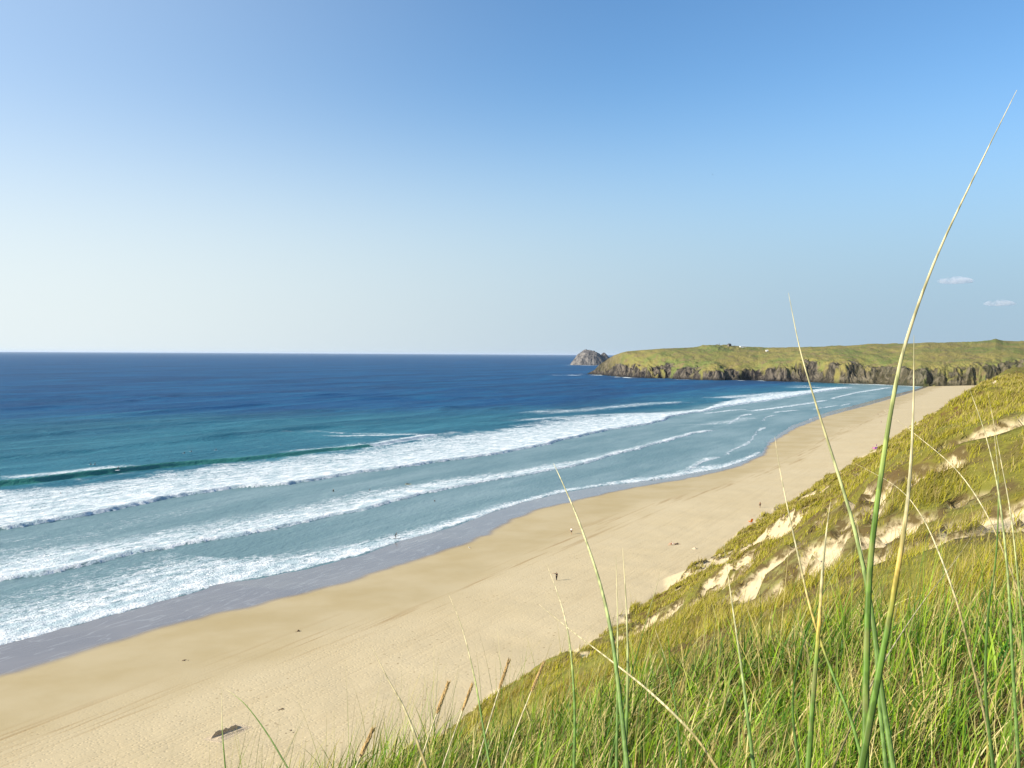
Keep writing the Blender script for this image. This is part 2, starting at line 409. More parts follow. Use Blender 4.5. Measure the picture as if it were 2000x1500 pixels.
chop = (fbm(S_ / 6.5, T_ / 3.6, 3, 117) - .5) * .34 * np.interp(T_, [60, 150, 300], [.12, .5, 1.0]) * near
Zw = Zw + chop + (noise(S_ / 1.3, T_ / 1.1, 119) - .5) * .28 * np.clip(F, 0, 1) * (1 - ss(300, 700, np.hypot(S_, T_)))
# landward edge dips under the sand
Zw = Zw - 1.2 * ss(0, 4, sw_t(S_) - T_ - .3) + .02
# surf along the foot of the headland and round the islet
XW, YW = to_xy(S_, T_)
CLIFF = [(1145,731),(1160,732),(1215,737),(1290,740),(1400,743),(1480,744),(1560,746),(1640,749),(1740,752),(1800,755),(1900,756),(1990,757)]
CL = np.array([at_z(x, y)[:2] for x, y in CLIFF])
dmin = np.full_like(S_, 1e9)
for p, q in zip(CL[:-1], CL[1:]):
    dv = q - p; L = dv @ dv; u = np.clip(((XW - p[0]) * dv[0] + (YW - p[1]) * dv[1]) / L, 0, 1)
    dmin = np.minimum(dmin, np.hypot(XW - p[0] - u * dv[0], YW - p[1] - u * dv[1]))
F = np.maximum(F, (1 - ss(16, 42, dmin + (fbm(S_ / 30, T_ / 14, 2, 121)) * 34)) * ss(.42, .56, fbm(S_ / 55, T_ / 40, 2, 123)))
isl = at_z(1152, 713)
dI = np.hypot((XW - isl[0]) , (YW - isl[1]) / 1.2)
F = np.maximum(F, .8 * (1 - ss(120, 165, dI + 25 * fbm(S_ / 40, T_ / 40, 2, 125))) * ss(.45, .6, fbm(S_ / 60, T_ / 60, 2, 127)))
reef = at_z(1112, 733)
F = np.maximum(F, .9 * np.exp(-((XW - reef[0]) / 40) ** 2 - ((YW - reef[1]) / 14) ** 2) * (.4 + fbm(XW / 20, YW / 20, 2, 129)))
# sea bed: pale over the sand, deep further out
tA = np.interp(S_, [300, 480, 550, 800, 1300, 1700], [430, 430, 390, 255, 250, 240]); tB = np.interp(S_, [300, 480, 550, 800, 1300, 1700], [760, 700, 620, 400, 400, 360])
dep = np.clip((T_ - tA) / (tB - tA) + (fbm(S_ / 120, T_ / 18, 3, 131) - .5) * .5, 0, 1)
shal = 1 - ss(0, 1, (T_ - curve(W1)(S_)) / 60.0)
shal = np.where(S_ > sa(1389, 802), 1 - ss(0, 40, T_ - curve(FAR)(S_)), shal)

g = NT('sea_water')
fo, de, sh, gr = g.attr('foam'), g.attr('deep'), g.attr('shallow'), g.attr('green')
rotc = (0, 0, -math.atan2(US[1], US[0]))
cs = g.st(.22, 1.0)        # stretched along the wave crests
streak = g.noise(.045, 4, .62, cs)
far_st = g.noise(.011, 5, .68, g.st(.18, 1)); grain = g.noise(.16, 4, .75, g.st(.3, 1))
fine = g.noise(.8, 4, .65, g.st(.55, 1))
col = g.mix(de, (.018, .125, .165), (.0003, .058, .155))
col = g.mix(g.math('MULTIPLY', g.sst(streak, .42, .68), g.math('MULTIPLY_ADD', de, -.1, .65)), col, g.mix(de, (.05, .21, .25), (.004, .125, .23)))
col = g.mix(g.math('MULTIPLY', g.sst(far_st, .44, .60), .70), col, g.mix(de, (.010, .090, .125), (.0005, .026, .085)))  # dark bands: shaded swell faces painted into the water colour
col = g.mix(g.math('MULTIPLY', g.sst(grain, .52, .68), .38), col, g.mix(de, (.09, .27, .29), (.03, .15, .24)))  # lighter mottling: light on the chop painted into the water colour
col = g.mix(sh, col, g.mix(g.sst(streak, .35, .7), (.140, .225, .225), (.225, .310, .305)))
col = g.mix(g.math('MULTIPLY', gr, .85), col, (.045, .21, .155))
# foam: a lace of bubbles that closes up where there is much of it
w1 = g.n('TexNoise', {'Vector': g.obj(), 'Scale': .35, 'Detail': 3.0}).outputs[1]
wv_ = g.n('VectorMath', {0: g.st(.55, 1), 1: g.n('VectorMath', {0: w1, 'Scale': 3.2}, operation='SCALE').outputs[0]}, operation='ADD').outputs[0]
v1 = g.n('TexVoronoi', {'Vector': wv_, 'Scale': .62}, feature='DISTANCE_TO_EDGE').outputs[0]
v2 = g.n('TexVoronoi', {'Vector': wv_, 'Scale': 1.9}, feature='DISTANCE_TO_EDGE').outputs[0]
lace = g.math('SUBTRACT', 1.0, g.math('ADD', g.math('MULTIPLY', v1, 1.1), g.math('MULTIPLY', v2, .8)), clamp=True)
lace = g.math('ADD', g.math('MULTIPLY', lace, .55), g.math('MULTIPLY', g.noise(.55, 5, .7, g.st(.45, 1)), .45))
big = g.noise(.10, 4, .65, g.st(.35, 1))
thr = g.math('ADD', g.math('MULTIPLY_ADD', fo, -.50, .90), g.math('MULTIPLY_ADD', big, .42, -.21))
fm = g.sst(lace, g.math('SUBTRACT', thr, .13), g.math('ADD', thr, .13))
fm = g.math('MULTIPLY', fm, g.sst(fo, .02, .12))
wb = g.math('ADD', g.math('MULTIPLY', fine, 1.0), g.math('MULTIPLY', g.noise(.22, 3, .6, cs), 1.2))
nrm = g.bump(wb, g.math('MULTIPLY_ADD', sh, -.5, .9), .8)
fb = g.bump(g.math('ADD', g.noise(1.6, 4, .7), g.math('MULTIPLY', lace, .6)), .8, .5)
watr = g.n('BsdfDiffuse', {'Color': col, 'Normal': nrm})
glo = g.n('BsdfGlossy', {'Color': (.80, .90, 1), 'Roughness': .32, 'Normal': nrm})
lw = g.n('LayerWeight', {'Blend': .28, 'Normal': nrm}).outputs['Fresnel']
fac = g.math('MULTIPLY', lw, .55, clamp=True)
fac = g.math('MINIMUM', fac, .15)
wsh = g.n('MixShader', {0: fac, 1: watr, 2: glo})
fsh = g.n('BsdfDiffuse', {'Color': g.mix(g.sst(g.noise(.28, 4, .7, g.st(.4, 1)), .36, .64), (.42, .52, .54), (.80, .81, .79)), 'Normal': fb})
M_SEA = g.done(g.n('MixShader', {0: fm, 1: wsh, 2: fsh}))
sea = grid_obj('sea', XW, YW, Zw, M_SEA, {'foam': F, 'deep': dep, 'shallow': shal, 'green': green})
tag(sea, 'blue sea with lines of white surf rolling in', None, None, 'structure')
def sea_z(x, y):
    s, t = to_st((x, y)); i = int(np.clip(np.searchsorted(ws, s), 0, len(ws) - 1)); j = int(np.clip(np.searchsorted(wt, t), 0, len(wt) - 1))
    return float(Zw[i, j])
# ================================================================== headland and islet
# coast of the headland as a polyline, inland direction to its left-hand side (away from the camera)
top_y = [(1145,731),(1158,724),(1170,714),(1185,703),(1200,694),(1215,688.5),(1225,686),(1250,684),(1300,681),(1350,679),(1385,675),(1410,675),(1440,677),(1500,680),(1560,679.5),(1600,679),(1700,674),(1800,672),(1900,671),(1930,669),(1943,666),(1957,669),(2000,670.5),(2100,668),(2400,664)]
clf_y = [(1145,731),(1165,723),(1200,716),(1240,710),(1262,716),(1300,712),(1330,717),(1380,722),(1420,721),(1480,722),(1530,713),(1565,701),(1620,706),(1680,711),(1740,716),(1800,716),(1880,712),(1960,706),(2100,700)]
px_of = np.array([c[0] for c in CLIFF] + [2150, 2400], float)
CLx = np.vstack([CL, at_z(2150, 757)[:2], at_z(2400, 759)[:2]])
hp = np.concatenate([np.arange(1140, 2120, 1.1), np.arange(2121, 2400, 10)])
bx = np.interp(hp, px_of, CLx[:, 0]); by = np.interp(hp, px_of, CLx[:, 1])
d0 = np.hypot(bx, by)
dirx, diry = bx / d0, by / d0               # inland = away over the ridge
b = np.concatenate([[-14, -7], np.arange(0, 60, 1.3), grow(61, 420, 2.2, .035), grow(430, 2600, 30, .15)])
HP, B = np.meshgrid(hp, b, indexing='ij')
BX = bx[:, None]; BY = by[:, None]
horz = 691.4 + .0054 * (HP - 1000)
arc = HP * 1.0
# depth to the ridge shrinks to nothing at the tip
ridge = np.interp(HP, [1140, 1180, 1230, 1300, 1400, 1600, 1900, 2400], [6, 40, 110, 200, 280, 330, 380, 450])
ty = np.interp(HP, *zip(*top_y)); cy = np.interp(HP, *zip(*clf_y))
D0 = d0[:, None] + 0 * B
zr = 48 + (horz - ty) / FX * (D0 + ridge)
cb = np.interp(HP, [1140, 1180, 1300, 1560, 1700, 2400], [8, 20, 26, 24, 34, 40])      # horizontal depth of the cliff
zc = np.maximum(48 + (horz - cy) / FX * (D0 + cb), 1)
# buttresses and gullies: shift the cliff profile in and out along the coast
butt = (fbm(arc / 42, B * 0, 4, 201) - .5) * 85 + (np.abs(fbm(arc / 24 + .8 * fbm(arc / 60, B * 0, 2, 204), B / 12, 4, 203) - .5)) * -42 + (fbm(arc / 8 + B / 5, B / 4, 3, 205) - .5) * 9
kb = ss(-10, 6, B) * (1 - ss(cb * 1.2, cb * 3.2, B))
kb = kb * np.interp(HP, [1140, 1560, 1640, 2400], [1, 1, .5, .4])
Bs = B + butt * kb * np.interp(HP, [1140, 1200, 1260], [.15, .6, 1])
u = np.clip(Bs / cb, 0, 1)
zcliff = zc * (.62 * ss(0, .7, u) + .38 * u)
v = np.clip((Bs - cb) / np.maximum(ridge - cb, 4), 0, 1)
zslope = zc + (zr - zc) * (1 - (1 - v) ** 1.9)
Zh = np.where(Bs < cb, zcliff, zslope)
Zh = np.where(Bs < 0, -.0 + Bs * .4, Zh)
over = np.maximum(B - ridge, 0)
Zh = Zh - over * .05 - (1 - np.exp(-over / 60)) * 3
relief = ss(2, 30, Bs) * (1 - ss(-40, 0, B - ridge) * .9)
Zh = Zh + relief * ((fbm(arc / 40 + B / 90, B / 50, 4, 207) - .5) * 8 + (fbm(arc / 9, B / 22, 3, 209) - .5) * 2)
Zh = Zh + (1 - ss(cb * .9, cb * 1.5, Bs)) * ss(0, 6, Bs) * (fbm(arc / 4 + B / 8, Zh / 7, 3, 211) - .5) * 7.5
# knobbly rocks along the skyline near the ruins
Zh = Zh + np.exp(-((HP - 1395) / 45) ** 2) * ss(.4, .7, B / ridge) * (1 - ss(0, 60, over)) * (fbm(arc / 7, B / 30, 3, 213) - .35) * 5
offx = HP * 0 + (fbm(Zh / 9, arc / 12, 2, 215) - .5) * 7 * kb
XH = BX + dirx[:, None] * B + offx * diry[:, None]
YH = BY + diry[:, None] * B - offx * dirx[:, None]
rocky = 1 - ss(-.2, .15, (Bs - cb) / cb + (fbm(arc / 22, B / 14, 4, 217) - .42) * 2.6)
rocky = np.maximum(rocky, np.interp(HP, [1140, 1185, 1225], [1, .8, 0]))
rocky = rocky * np.interp(HP, [1140, 1560, 1700, 2400], [1, 1, .85, .75])
rocky = np.maximum(rocky, .7 * np.exp(-((HP - 1395) / 45) ** 2) * ss(.75, .95, B / ridge) * ss(.4, .55, fbm(arc / 9, B / 20, 3, 219)))
def head_mat(name, haze=0.0):
    g = NT(name)
    rk = g.attr('rocky'); P = g.obj()
    n1 = g.noise(.012, 5, .6); n2 = g.noise(.07, 5, .65); n3 = g.noise(.3, 4, .65)
    grass = g.mix(g.sst(n1, .4, .62), (.235, .20, .06), (.14, .165, .045))
    grass = g.mix(g.sst(n2, .48, .66), grass, (.20, .155, .07))
    grass = g.mix(g.math('MULTIPLY', g.sst(n3, .55, .7), .4), grass, (.055, .070, .025))
    st = g.noise(.075, 6, .75, g.mapping((1, 1, .55), (0, .5, .3)), 1.2)
    rock = g.mix(g.sst(st, .40, .66), (.010, .009, .010), (.17, .14, .105))  # near-black patches: gully shadow painted into the rock colour
    rock = g.mix(g.math('MULTIPLY', g.sst(n2, .55, .7), .6), rock, (.10, .09, .04))
    z = g.n('SeparateXYZ', {0: P}).outputs[2]
    rock = g.mix(g.math('SUBTRACT', 1.0, g.sst(g.math('ADD', z, g.math('MULTIPLY', n2, 6.0)), 3.0, 11.0)), rock, (.016, .015, .015))  # black foot: wet rock, with shadow at the cliff base painted in
    c = g.mix(rk, grass, rock)
    bp = g.bump(g.math('ADD', n3, g.math('MULTIPLY', st, 2.0)), .9, 2.0)
    return g.done(g.n('BsdfPrincipled', {'Base Color': c, 'Roughness': .9, 'Specular IOR Level': .12, 'Normal': bp}))
M_HEAD = head_mat('headland_turf_and_rock')
headland = grid_obj('headland', XH, YH, Zh, M_HEAD, {'rocky': rocky}, flip=False)
tag(headland, 'long green headland ending in dark rocky cliffs above the sea', None, None, 'structure')

# islet: two humps of rock off the tip
ic = at_z(1155, 713); dI_ = np.hypot(ic[0], ic[1]); pxm = dI_ / FX
uu, vv = np.meshgrid(np.linspace(-1, 1, 150), np.linspace(-1, 1, 90), indexing='ij')
wI, lI = 52 * pxm, 46 * pxm
xx, yy = uu * wI, vv * lI
def hump(cx, cyy, wx, wy, h, p): 
    q = np.sqrt(((xx - cx * pxm) / (wx * pxm)) ** 2 + ((yy - cyy * pxm) / (wy * pxm)) ** 2)
    return h * pxm * np.clip(1 - q ** p, -.3, 1)
zz = np.maximum(hump(-5, 0, 38, 32, 30, 2.1), hump(26, 12, 24, 24, 24, 1.4))
zz = np.maximum(zz, hump(-30, -4, 12, 10, 6, 1.6)) 
zz = zz + (fbm(xx / 28 + 5, yy / 28, 5, 231) - .5) * 16 * ss(-8, 10, zz) - np.abs(fbm(xx / 14, yy / 14, 3, 233) - .5) * 16 - 1.5
zz = np.where(zz < 0, zz - 3, zz)
g = NT('islet_rock'); n_ = g.noise(.05, 6, .75, g.mapping((1, 1, .6), (0, .5, .3)), 1.0)
M_ISLET = g.done(g.n('BsdfPrincipled', {'Base Color': g.mix(g.sst(n_, .38, .64), (.060, .060, .065), (.24, .215, .19)), 'Roughness': .9, 'Specular IOR Level': .1, 'Normal': g.bump(n_, .9, 8.0)}))
islet = grid_obj('rocky_islet', ic[0] + xx, ic[1] + yy, zz, M_ISLET, {'rocky': 1 - .35 * ss(.5, .7, fbm(xx / 40, yy / 40, 2, 235)) * ss(20, 45, zz)})
tag(islet, 'grey two-humped rocky islet in the sea off the tip of the headland', 'islet')
def head_z(px, frac):
    """point on the headland under photo column px, a fraction of the way back to the ridge"""
    i = int(np.argmin(abs(hp - px))); j = int(np.argmin(abs(b - frac * ridge[i, 0])))
    return np.array([XH[i, j], YH[i, j], Zh[i, j]])
# ================================================================== marram grass
def grass_mat(name, g0, g1, s0, s1, straw_share, tip=.78, trans=.28, patch=False, spec=.22, dark=0):
    g = NT(name); h, r = g.attr('h'), g.attr('rnd')
    gc = g.mix(r, g0, g1); sc = g.mix(g.math('FRACT', g.math('MULTIPLY', r, 7.3)), s0, s1)
    isst = g.math('LESS_THAN', g.math('FRACT', g.math('MULTIPLY', r, 13.7)), straw_share)
    tipf = g.sst(g.math('ADD', h, g.math('MULTIPLY', g.math('FRACT', g.math('MULTIPLY', r, 5.1)), .25)), tip, tip + .2)
    c = g.mix(g.math('MAXIMUM', isst, g.math('MULTIPLY', tipf, .8)), gc, sc)
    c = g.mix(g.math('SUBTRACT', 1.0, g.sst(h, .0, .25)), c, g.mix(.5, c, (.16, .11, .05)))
    if dark: c = g.mix(g.math('MULTIPLY', g.sst(g.noise(1.9, 3, .6), .48, .64), dark), c, (.035, .060, .010))  # shaded gaps between clumps painted as dark green patches on the blades
    if patch: c = g.mix(g.math('MULTIPLY', g.sst(g.noise(.75, 4, .7), .54, .64), .55), c, (.085, .065, .014))
    if patch: c = g.mix(g.math('MULTIPLY', g.sst(g.noise(.30, 4, .65), .50, .66), .75), c, g.mix(.35, (.17, .10, .035), c))
    d = g.n('BsdfPrincipled', {'Base Color': c, 'Roughness': .5, 'Specular IOR Level': spec})
    t = g.n('BsdfTranslucent', {'Color': c})
    return g.done(g.n('MixShader', {0: trans, 1: d, 2: t}))
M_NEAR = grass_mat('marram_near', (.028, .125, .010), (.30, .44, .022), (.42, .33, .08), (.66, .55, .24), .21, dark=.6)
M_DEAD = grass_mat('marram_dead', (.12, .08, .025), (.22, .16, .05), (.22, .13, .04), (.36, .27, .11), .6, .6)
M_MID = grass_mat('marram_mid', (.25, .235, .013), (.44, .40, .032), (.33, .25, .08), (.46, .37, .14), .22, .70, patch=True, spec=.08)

def blades(name, root, L, az, th0, kap, W, K, mat, side=None, kind='stuff', label=None):
    N = len(root)
    P = np.zeros((N, K + 1, 3)); P[:, 0] = root
    for i in range(K):
        th = th0 + kap * ((i + .5) / K) ** 1.5
        stp = (L / K)[:, None] * np.stack([np.sin(th) * np.cos(az), np.sin(th) * np.sin(az), np.cos(th)], 1)
        P[:, i + 1] = P[:, i] + stp
    if side is None: side = rng.uniform(0, 2 * PI, N)
    sv = np.stack([np.cos(side), np.sin(side), np.zeros(N)], 1)
    V = np.zeros((N, 2 * K + 1, 3)); H = np.zeros((N, 2 * K + 1))
    for i in range(K):
        wi = (W * (1 - (i / K) ** 1.8) * .5 * (.8 + .2 * min(1, 3 * i / K)))[:, None]
        V[:, 2 * i] = P[:, i] - sv * wi; V[:, 2 * i + 1] = P[:, i] + sv * wi; H[:, 2 * i:2 * i + 2] = i / K
    V[:, 2 * K] = P[:, K]; H[:, 2 * K] = 1
    base = (np.arange(N) * (2 * K + 1))[:, None]
    q = np.array([[2 * i, 2 * i + 1, 2 * i + 3, 2 * i + 2] for i in range(K - 1)]).reshape(-1)
    tri = np.array([2 * K - 2, 2 * K - 1, 2 * K])
    pat = np.concatenate([q, tri]); loops = (base + pat[None]).ravel()
    st1 = np.concatenate([np.arange(K - 1) * 4, [(K - 1) * 4]])
    starts = (np.arange(N) * len(pat))[:, None] + st1[None]
    R = np.repeat(rng.uniform(0, 1, N)[:, None], 2 * K + 1, 1)
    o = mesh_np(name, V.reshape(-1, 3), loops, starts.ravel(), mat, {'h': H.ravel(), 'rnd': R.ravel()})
    tag(o, label, None, None, kind)
    return o
def gzv(x, y): return ground_z(x * US[0] + y * US[1], x * UT[0] + y * UT[1])

# --- the dense sward on the shoulder in front of the camera
def near_roots(n, r0, r1, a0=-34, a1=50, clump=.35, p=1.0):
    ncl = int(n / 14)
    u = rng.uniform(0, 1, ncl); r = (r0 ** p + u * (r1 ** p - r0 ** p)) ** (1 / p)
    a = np.radians(rng.uniform(a0, a1, ncl))
    cx, cy = r * np.sin(a), r * np.cos(a)
    k = rng.integers(0, ncl, n)
    x = cx[k] + rng.normal(0, .09, n) * (1 + .0 * r[k]); y = cy[k] + rng.normal(0, .09, n)
    ok = np.hypot(x, y) > r0 * .95
    x, y, k = x[ok], y[ok], k[ok]
    return x, y, k
x, y, k = near_roots(56000, 1.0, 13, p=1.25)
s_, t_ = x * US[0] + y * US[1], x * UT[0] + y * UT[1]
cl_az = rng.normal(.15, .9, 5000)[k % 5000]
n = len(x); r = np.hypot(x, y)
Lb = rng.uniform(.20, .52, n) * (.75 + .4 * noise(x / .9, y / .9, 301)) * np.clip(.62 + r * .16, 0, 1.12) * (1 + .30 * ss(18, 34, np.degrees(np.arctan2(x, y))))
blades('marram_grass', np.stack([x, y, gzv(x, y) - .03], 1), Lb, cl_az + rng.normal(0, .6, n), np.abs(rng.normal(.36, .30, n)), rng.uniform(.2, 1.3, n),
       rng.uniform(.004, .0095, n) * (1 + r * .09), 6, M_NEAR, label='green and straw marram grass carpeting the dune top in the foreground')
# --- dead straw at its feet
x, y, k = near_roots(26000, .9, 12, p=1.25); n = len(x); r = np.hypot(x, y)
blades('dry_grass_litter', np.stack([x, y, gzv(x, y) - .02], 1), rng.uniform(.15, .42, n), rng.uniform(0, 2 * PI, n), rng.uniform(.4, 1.35, n), rng.uniform(.1, .9, n),
       rng.uniform(.003, .005, n) * (1 + r * .09), 3, M_DEAD, label='dry straw coloured litter at the feet of the foreground grass')
# --- thin taller leaves standing out of it
x, y, k = near_roots(2100, 1.5, 8, -26, 44); n = len(x); r = np.hypot(x, y)
blades('tall_thin_grass', np.stack([x, y, gzv(x, y) - .03], 1), rng.uniform(.65, 1.02, n) * np.clip(.7 + r * .07, 0, 1), rng.normal(.2, 1.2, n), np.abs(rng.normal(.14, .12, n)), rng.uniform(0, .8, n),
       rng.uniform(.0026, .0042, n), 8, M_NEAR, label='thin taller leaves standing above the foreground grass')

k = 600; a = np.radians(rng.uniform(-20, 2, k)); r = rng.uniform(1.5, 2.8, k); x, y = r * np.sin(a), r * np.cos(a)
blades('sparse_edge_grass', np.stack([x, y, gzv(x, y) - .03], 1), rng.uniform(.6, 1.2, k), rng.normal(.3, 1.2, k), np.abs(rng.normal(.22, .2, k)), rng.uniform(0, .9, k),
       rng.uniform(.0022, .004, k), 8, M_NEAR, label='thin scattered grass leaves at the left end of the foreground turf')
k = 1500; a = np.radians(rng.uniform(2, 42, k)); r = rng.uniform(1.5, 4.2, k); x, y = r * np.sin(a), r * np.cos(a)
blades('coarse_marram', np.stack([x, y, gzv(x, y) - .03], 1), rng.uniform(.4, .85, k) * (.75 + .35 * ss(15, 36, np.degrees(a))), rng.normal(.25, .8, k), np.abs(rng.normal(.5, .35, k)), rng.uniform(.1, 1.1, k),
       rng.uniform(.005, .0095, k), 9, M_NEAR, label='coarse bright marram leaves in the lower right foreground')
# --- marram over the dune slope
def slope_roots(n, r0, r1, p):
    out = []
    got = 0
    while got < n:
        u = rng.uniform(0, 1, n); r = (r0 ** p + u * (r1 ** p - r0 ** p)) ** (1 / p)
        t = rng.uniform(-14, 60, n) * np.clip(.25 + r / 90, 0, 1); s = np.sqrt(np.maximum(r * r - t * t, 1))
        xx, yy = to_xy(s, t)
        az = np.degrees(np.arctan2(xx, yy))
        ok = (az > -20) & (az < 33)
        s, t, xx, yy = s[ok], t[ok], xx[ok], yy[ok]
        v = veg_mask(s, t); keep = rng.uniform(0, 1, len(s)) < v ** 1.2 * (.38 + .62 * ss(.42, .60, fbm(s / 3.4, t / 2.4, 2, 311)))
        out.append(np.stack([xx[keep], yy[keep], s[keep], t[keep]], 1)); got += keep.sum()
    return np.concatenate(out)[:n]
R = slope_roots(520000, 6.5, 620, .42)
x, y, s_, t_ = R.T; n = len(x); r = np.hypot(x, y)
tuft = .45 + 1.15 * ss(.42, .66, fbm(s_ / 3.4, t_ / 2.4, 2, 311))
Lb = rng.uniform(.38, .75, n) * tuft * np.interp(r, [7, 40, 600], [.65, .8, 2.2])
blades('dune_marram', np.stack([x, y, ground_z(s_, t_) - .05 + turf_up(s_, t_, veg_mask(s_, t_))], 1), Lb, rng.normal(.35, .75, n), np.abs(rng.normal(.35, .25, n)), rng.uniform(.3, 1.3, n),
       np.maximum(.008, .00062 * r * rng.uniform(.6, 1.5, n)), 3, M_MID, label='olive green marram covering the dune slope above the beach')

# ------------------------------------------------------------------ single tall blades one can pick out
def tube(name, pts, rad, mat, parent=None, sides=6, flat=.45, rnd=None, hs=0):
    pts = np.asarray(pts, float)
    # resample with Catmull-Rom
    t = np.arange(len(pts)); tt = np.linspace(0, len(pts) - 1, len(pts) * 5)
    Q = []
    for u in tt:
        i = min(int(u), len(pts) - 2); f = u - i
        p0, p1, p2, p3 = pts[max(i - 1, 0)], pts[i], pts[i + 1], pts[min(i + 2, len(pts) - 1)]
        Q.append(.5 * (2 * p1 + (p2 - p0) * f + (2 * p0 - 5 * p1 + 4 * p2 - p3) * f * f + (3 * p1 - p0 - 3 * p2 + p3) * f ** 3))
    Q = np.array(Q); rr = np.interp(tt, t, rad)
    T = np.gradient(Q, axis=0); T /= np.linalg.norm(T, axis=1)[:, None] + 1e-12
    A = np.cross(T, np.array([.25, 1, .1])); A /= np.linalg.norm(A, axis=1)[:, None] + 1e-12
    B = np.cross(T, A)
    an = np.arange(sides) * 2 * PI / sides
    V = Q[:, None] + rr[:, None, None] * (A[:, None] * np.cos(an)[None, :, None] + flat * B[:, None] * np.sin(an)[None, :, None])
    m = len(Q); V = V.reshape(-1, 3); loops = []; 
    i = np.arange(m - 1)[:, None] * sides; j = np.arange(sides)[None]; j2 = (j + 1) % sides
    q = np.stack([i + j, i + j2, i + sides + j2, i + sides + j], -1).reshape(-1, 4)
    H = np.repeat(np.clip((tt - hs) / (len(pts) - 1 - hs), 0, 1), sides)
    o = mesh_np(name, V, q.ravel(), np.arange(len(q)) * 4, mat, {'h': H, 'rnd': np.full(len(V), random.random() if rnd is None else rnd)}, parent=parent)
    return o
def hero_mat(name, base, midc, tipc, a, b):
    g = NT(name); h = g.attr('h')
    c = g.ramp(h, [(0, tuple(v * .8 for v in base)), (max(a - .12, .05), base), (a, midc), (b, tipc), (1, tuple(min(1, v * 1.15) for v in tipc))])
    st = g.noise(60, 2, .5, g.mapping((3, 3, .25)))
    c = g.mix(g.math('MULTIPLY', g.sst(st, .42, .58), .75), c, g.mix(.65, c, (.04, .075, .01)))
    c = g.mix(g.math('MULTIPLY', g.sst(g.noise(14, 3, .6, g.mapping((2, 2, 1))), .58, .68), .35), c, (.38, .30, .12))
    d = g.n('BsdfPrincipled', {'Base Color': c, 'Roughness': .5, 'Specular IOR Level': .25})
    return g.done(g.n('MixShader', {0: .22, 1: d, 2: g.n('BsdfTranslucent', {'Color': c})}))
GREEN, LIME, STRAW, OCH = (.17, .30, .045), (.42, .50, .14), (.72, .62, .36), (.70, .50, .10)
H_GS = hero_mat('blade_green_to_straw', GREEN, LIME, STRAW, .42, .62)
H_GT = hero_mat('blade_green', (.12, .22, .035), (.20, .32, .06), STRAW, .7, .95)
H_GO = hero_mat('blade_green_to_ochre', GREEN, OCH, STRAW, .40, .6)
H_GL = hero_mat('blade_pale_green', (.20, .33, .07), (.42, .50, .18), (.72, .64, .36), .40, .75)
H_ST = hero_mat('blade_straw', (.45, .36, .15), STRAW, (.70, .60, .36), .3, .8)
def hero(pts, dist, wpx, mat, label, group='tall marram blades in the foreground'):
    """pts: photo pixels from the frame bottom to the tip; dist: metres from the lens at bottom and tip; wpx: width in photo pixels"""
    n = len(pts); P = []
    for i, (a, b_) in enumerate(pts): P.append(EYE + ray(a, b_) * (dist[0] + (dist[1] - dist[0]) * i / (n - 1)))
    low = P[0]; gx, gy = low[0] + (low[0] - P[1][0]) * .9, low[1] + .02
    root = np.array([gx, gy, gz(gx, gy) - .03])
    dv = low - P[1]; dv = dv / np.linalg.norm(dv); c1 = low + dv * .45 * np.linalg.norm(root - low); st = np.linalg.norm(low - P[1]) / np.linalg.norm(root - low)
    pre = []; f = st
    while f < .97: pre.append((1 - f) ** 2 * low + 2 * f * (1 - f) * c1 + f * f * root); f += st * 1.3; st *= 1.3
    pre.append(root); nb = len(pre)
    P = pre[::-1] + P
    r = wpx * dist[0] / FX / 2 
    rad = [r * (.7 + .3 * q / nb) for q in range(nb)] + [r * (1 - .94 * (i / (n - 1)) ** 1.25) for i in range(n)]
    o = tube('marram_blade', P, rad, mat, hs=nb)
    me = o.data; org = Vector(root.tolist()); me.transform(Matrix.Translation(-org)); o.location = org
    return tag(o, label, 'grass blade', group)
hero([(1690,1500),(1692,1300),(1700,1100),(1722,920),(1748,760),(1775,650),(1830,500),(1905,340),(1986,176)], (.72,.80), 13, H_GS,
     'tallest blade of all, its straw tip high against the blue sky')
hero([(1682,1500),(1712,1340),(1742,1180),(1765,1040),(1778,920),(1784,790),(1785,655)], (.70,.74), 13.5, H_GO,
     'thick green and ochre blade just right of the tallest one, ending at the skyline')
hero([(1745,1500),(1722,1350),(1700,1180),(1668,1030),(1632,910),(1594,790),(1562,680),(1540,572)], (.80,.86), 10, H_GL,
     'leaning blade with its straw tip against the sky above the headland cliffs')
hero([(1225,1500),(1212,1380),(1196,1250),(1172,1140),(1135,1030),(1104,955),(1081,905)], (.85,.95), 10, H_GL,
     'broad pale green blade rising over the wet sand to a tip in the surf')
hero([(1688,1500),(1660,1400),(1620,1300),(1586,1200),(1560,1090),(1538,990),(1522,910),(1513,852)], (.9,1.0), 6.5, H_GO,
     'slanting blade with ochre middle whose tip touches the waterline of the far bay')
hero([(1578,1500),(1590,1340),(1600,1220),(1606,1120),(1614,1040),(1622,980)], (.85,.9), 10, H_GO,
     'upright green blade with an orange band and a pale dead tip')
hero([(1472,1500),(1460,1400),(1446,1290),(1430,1180),(1413,1062)], (1.0,1.05), 7, H_GL,
     'pale straight blade crossing the foot of the dune where the beach begins')
hero([(957,1500),(942,1410),(926,1320),(902,1225),(873,1154)], (1.2,1.25), 5, H_GS,
     'slim green blade with a bent straw tip standing alone over the dry sand')
hero([(840,1520),(812,1440),(788,1380),(757,1325),(727,1264)], (1.2,1.2), 7, H_ST,
     'pale straw blade leaning left over the dry sand near the bottom edge')
hero([(1400,1500),(1350,1430),(1270,1352),(1190,1288),(1120,1235),(1052,1180)], (.9,1.15), 8, H_ST,
     'long straw blade arching down to the left across the green blades')
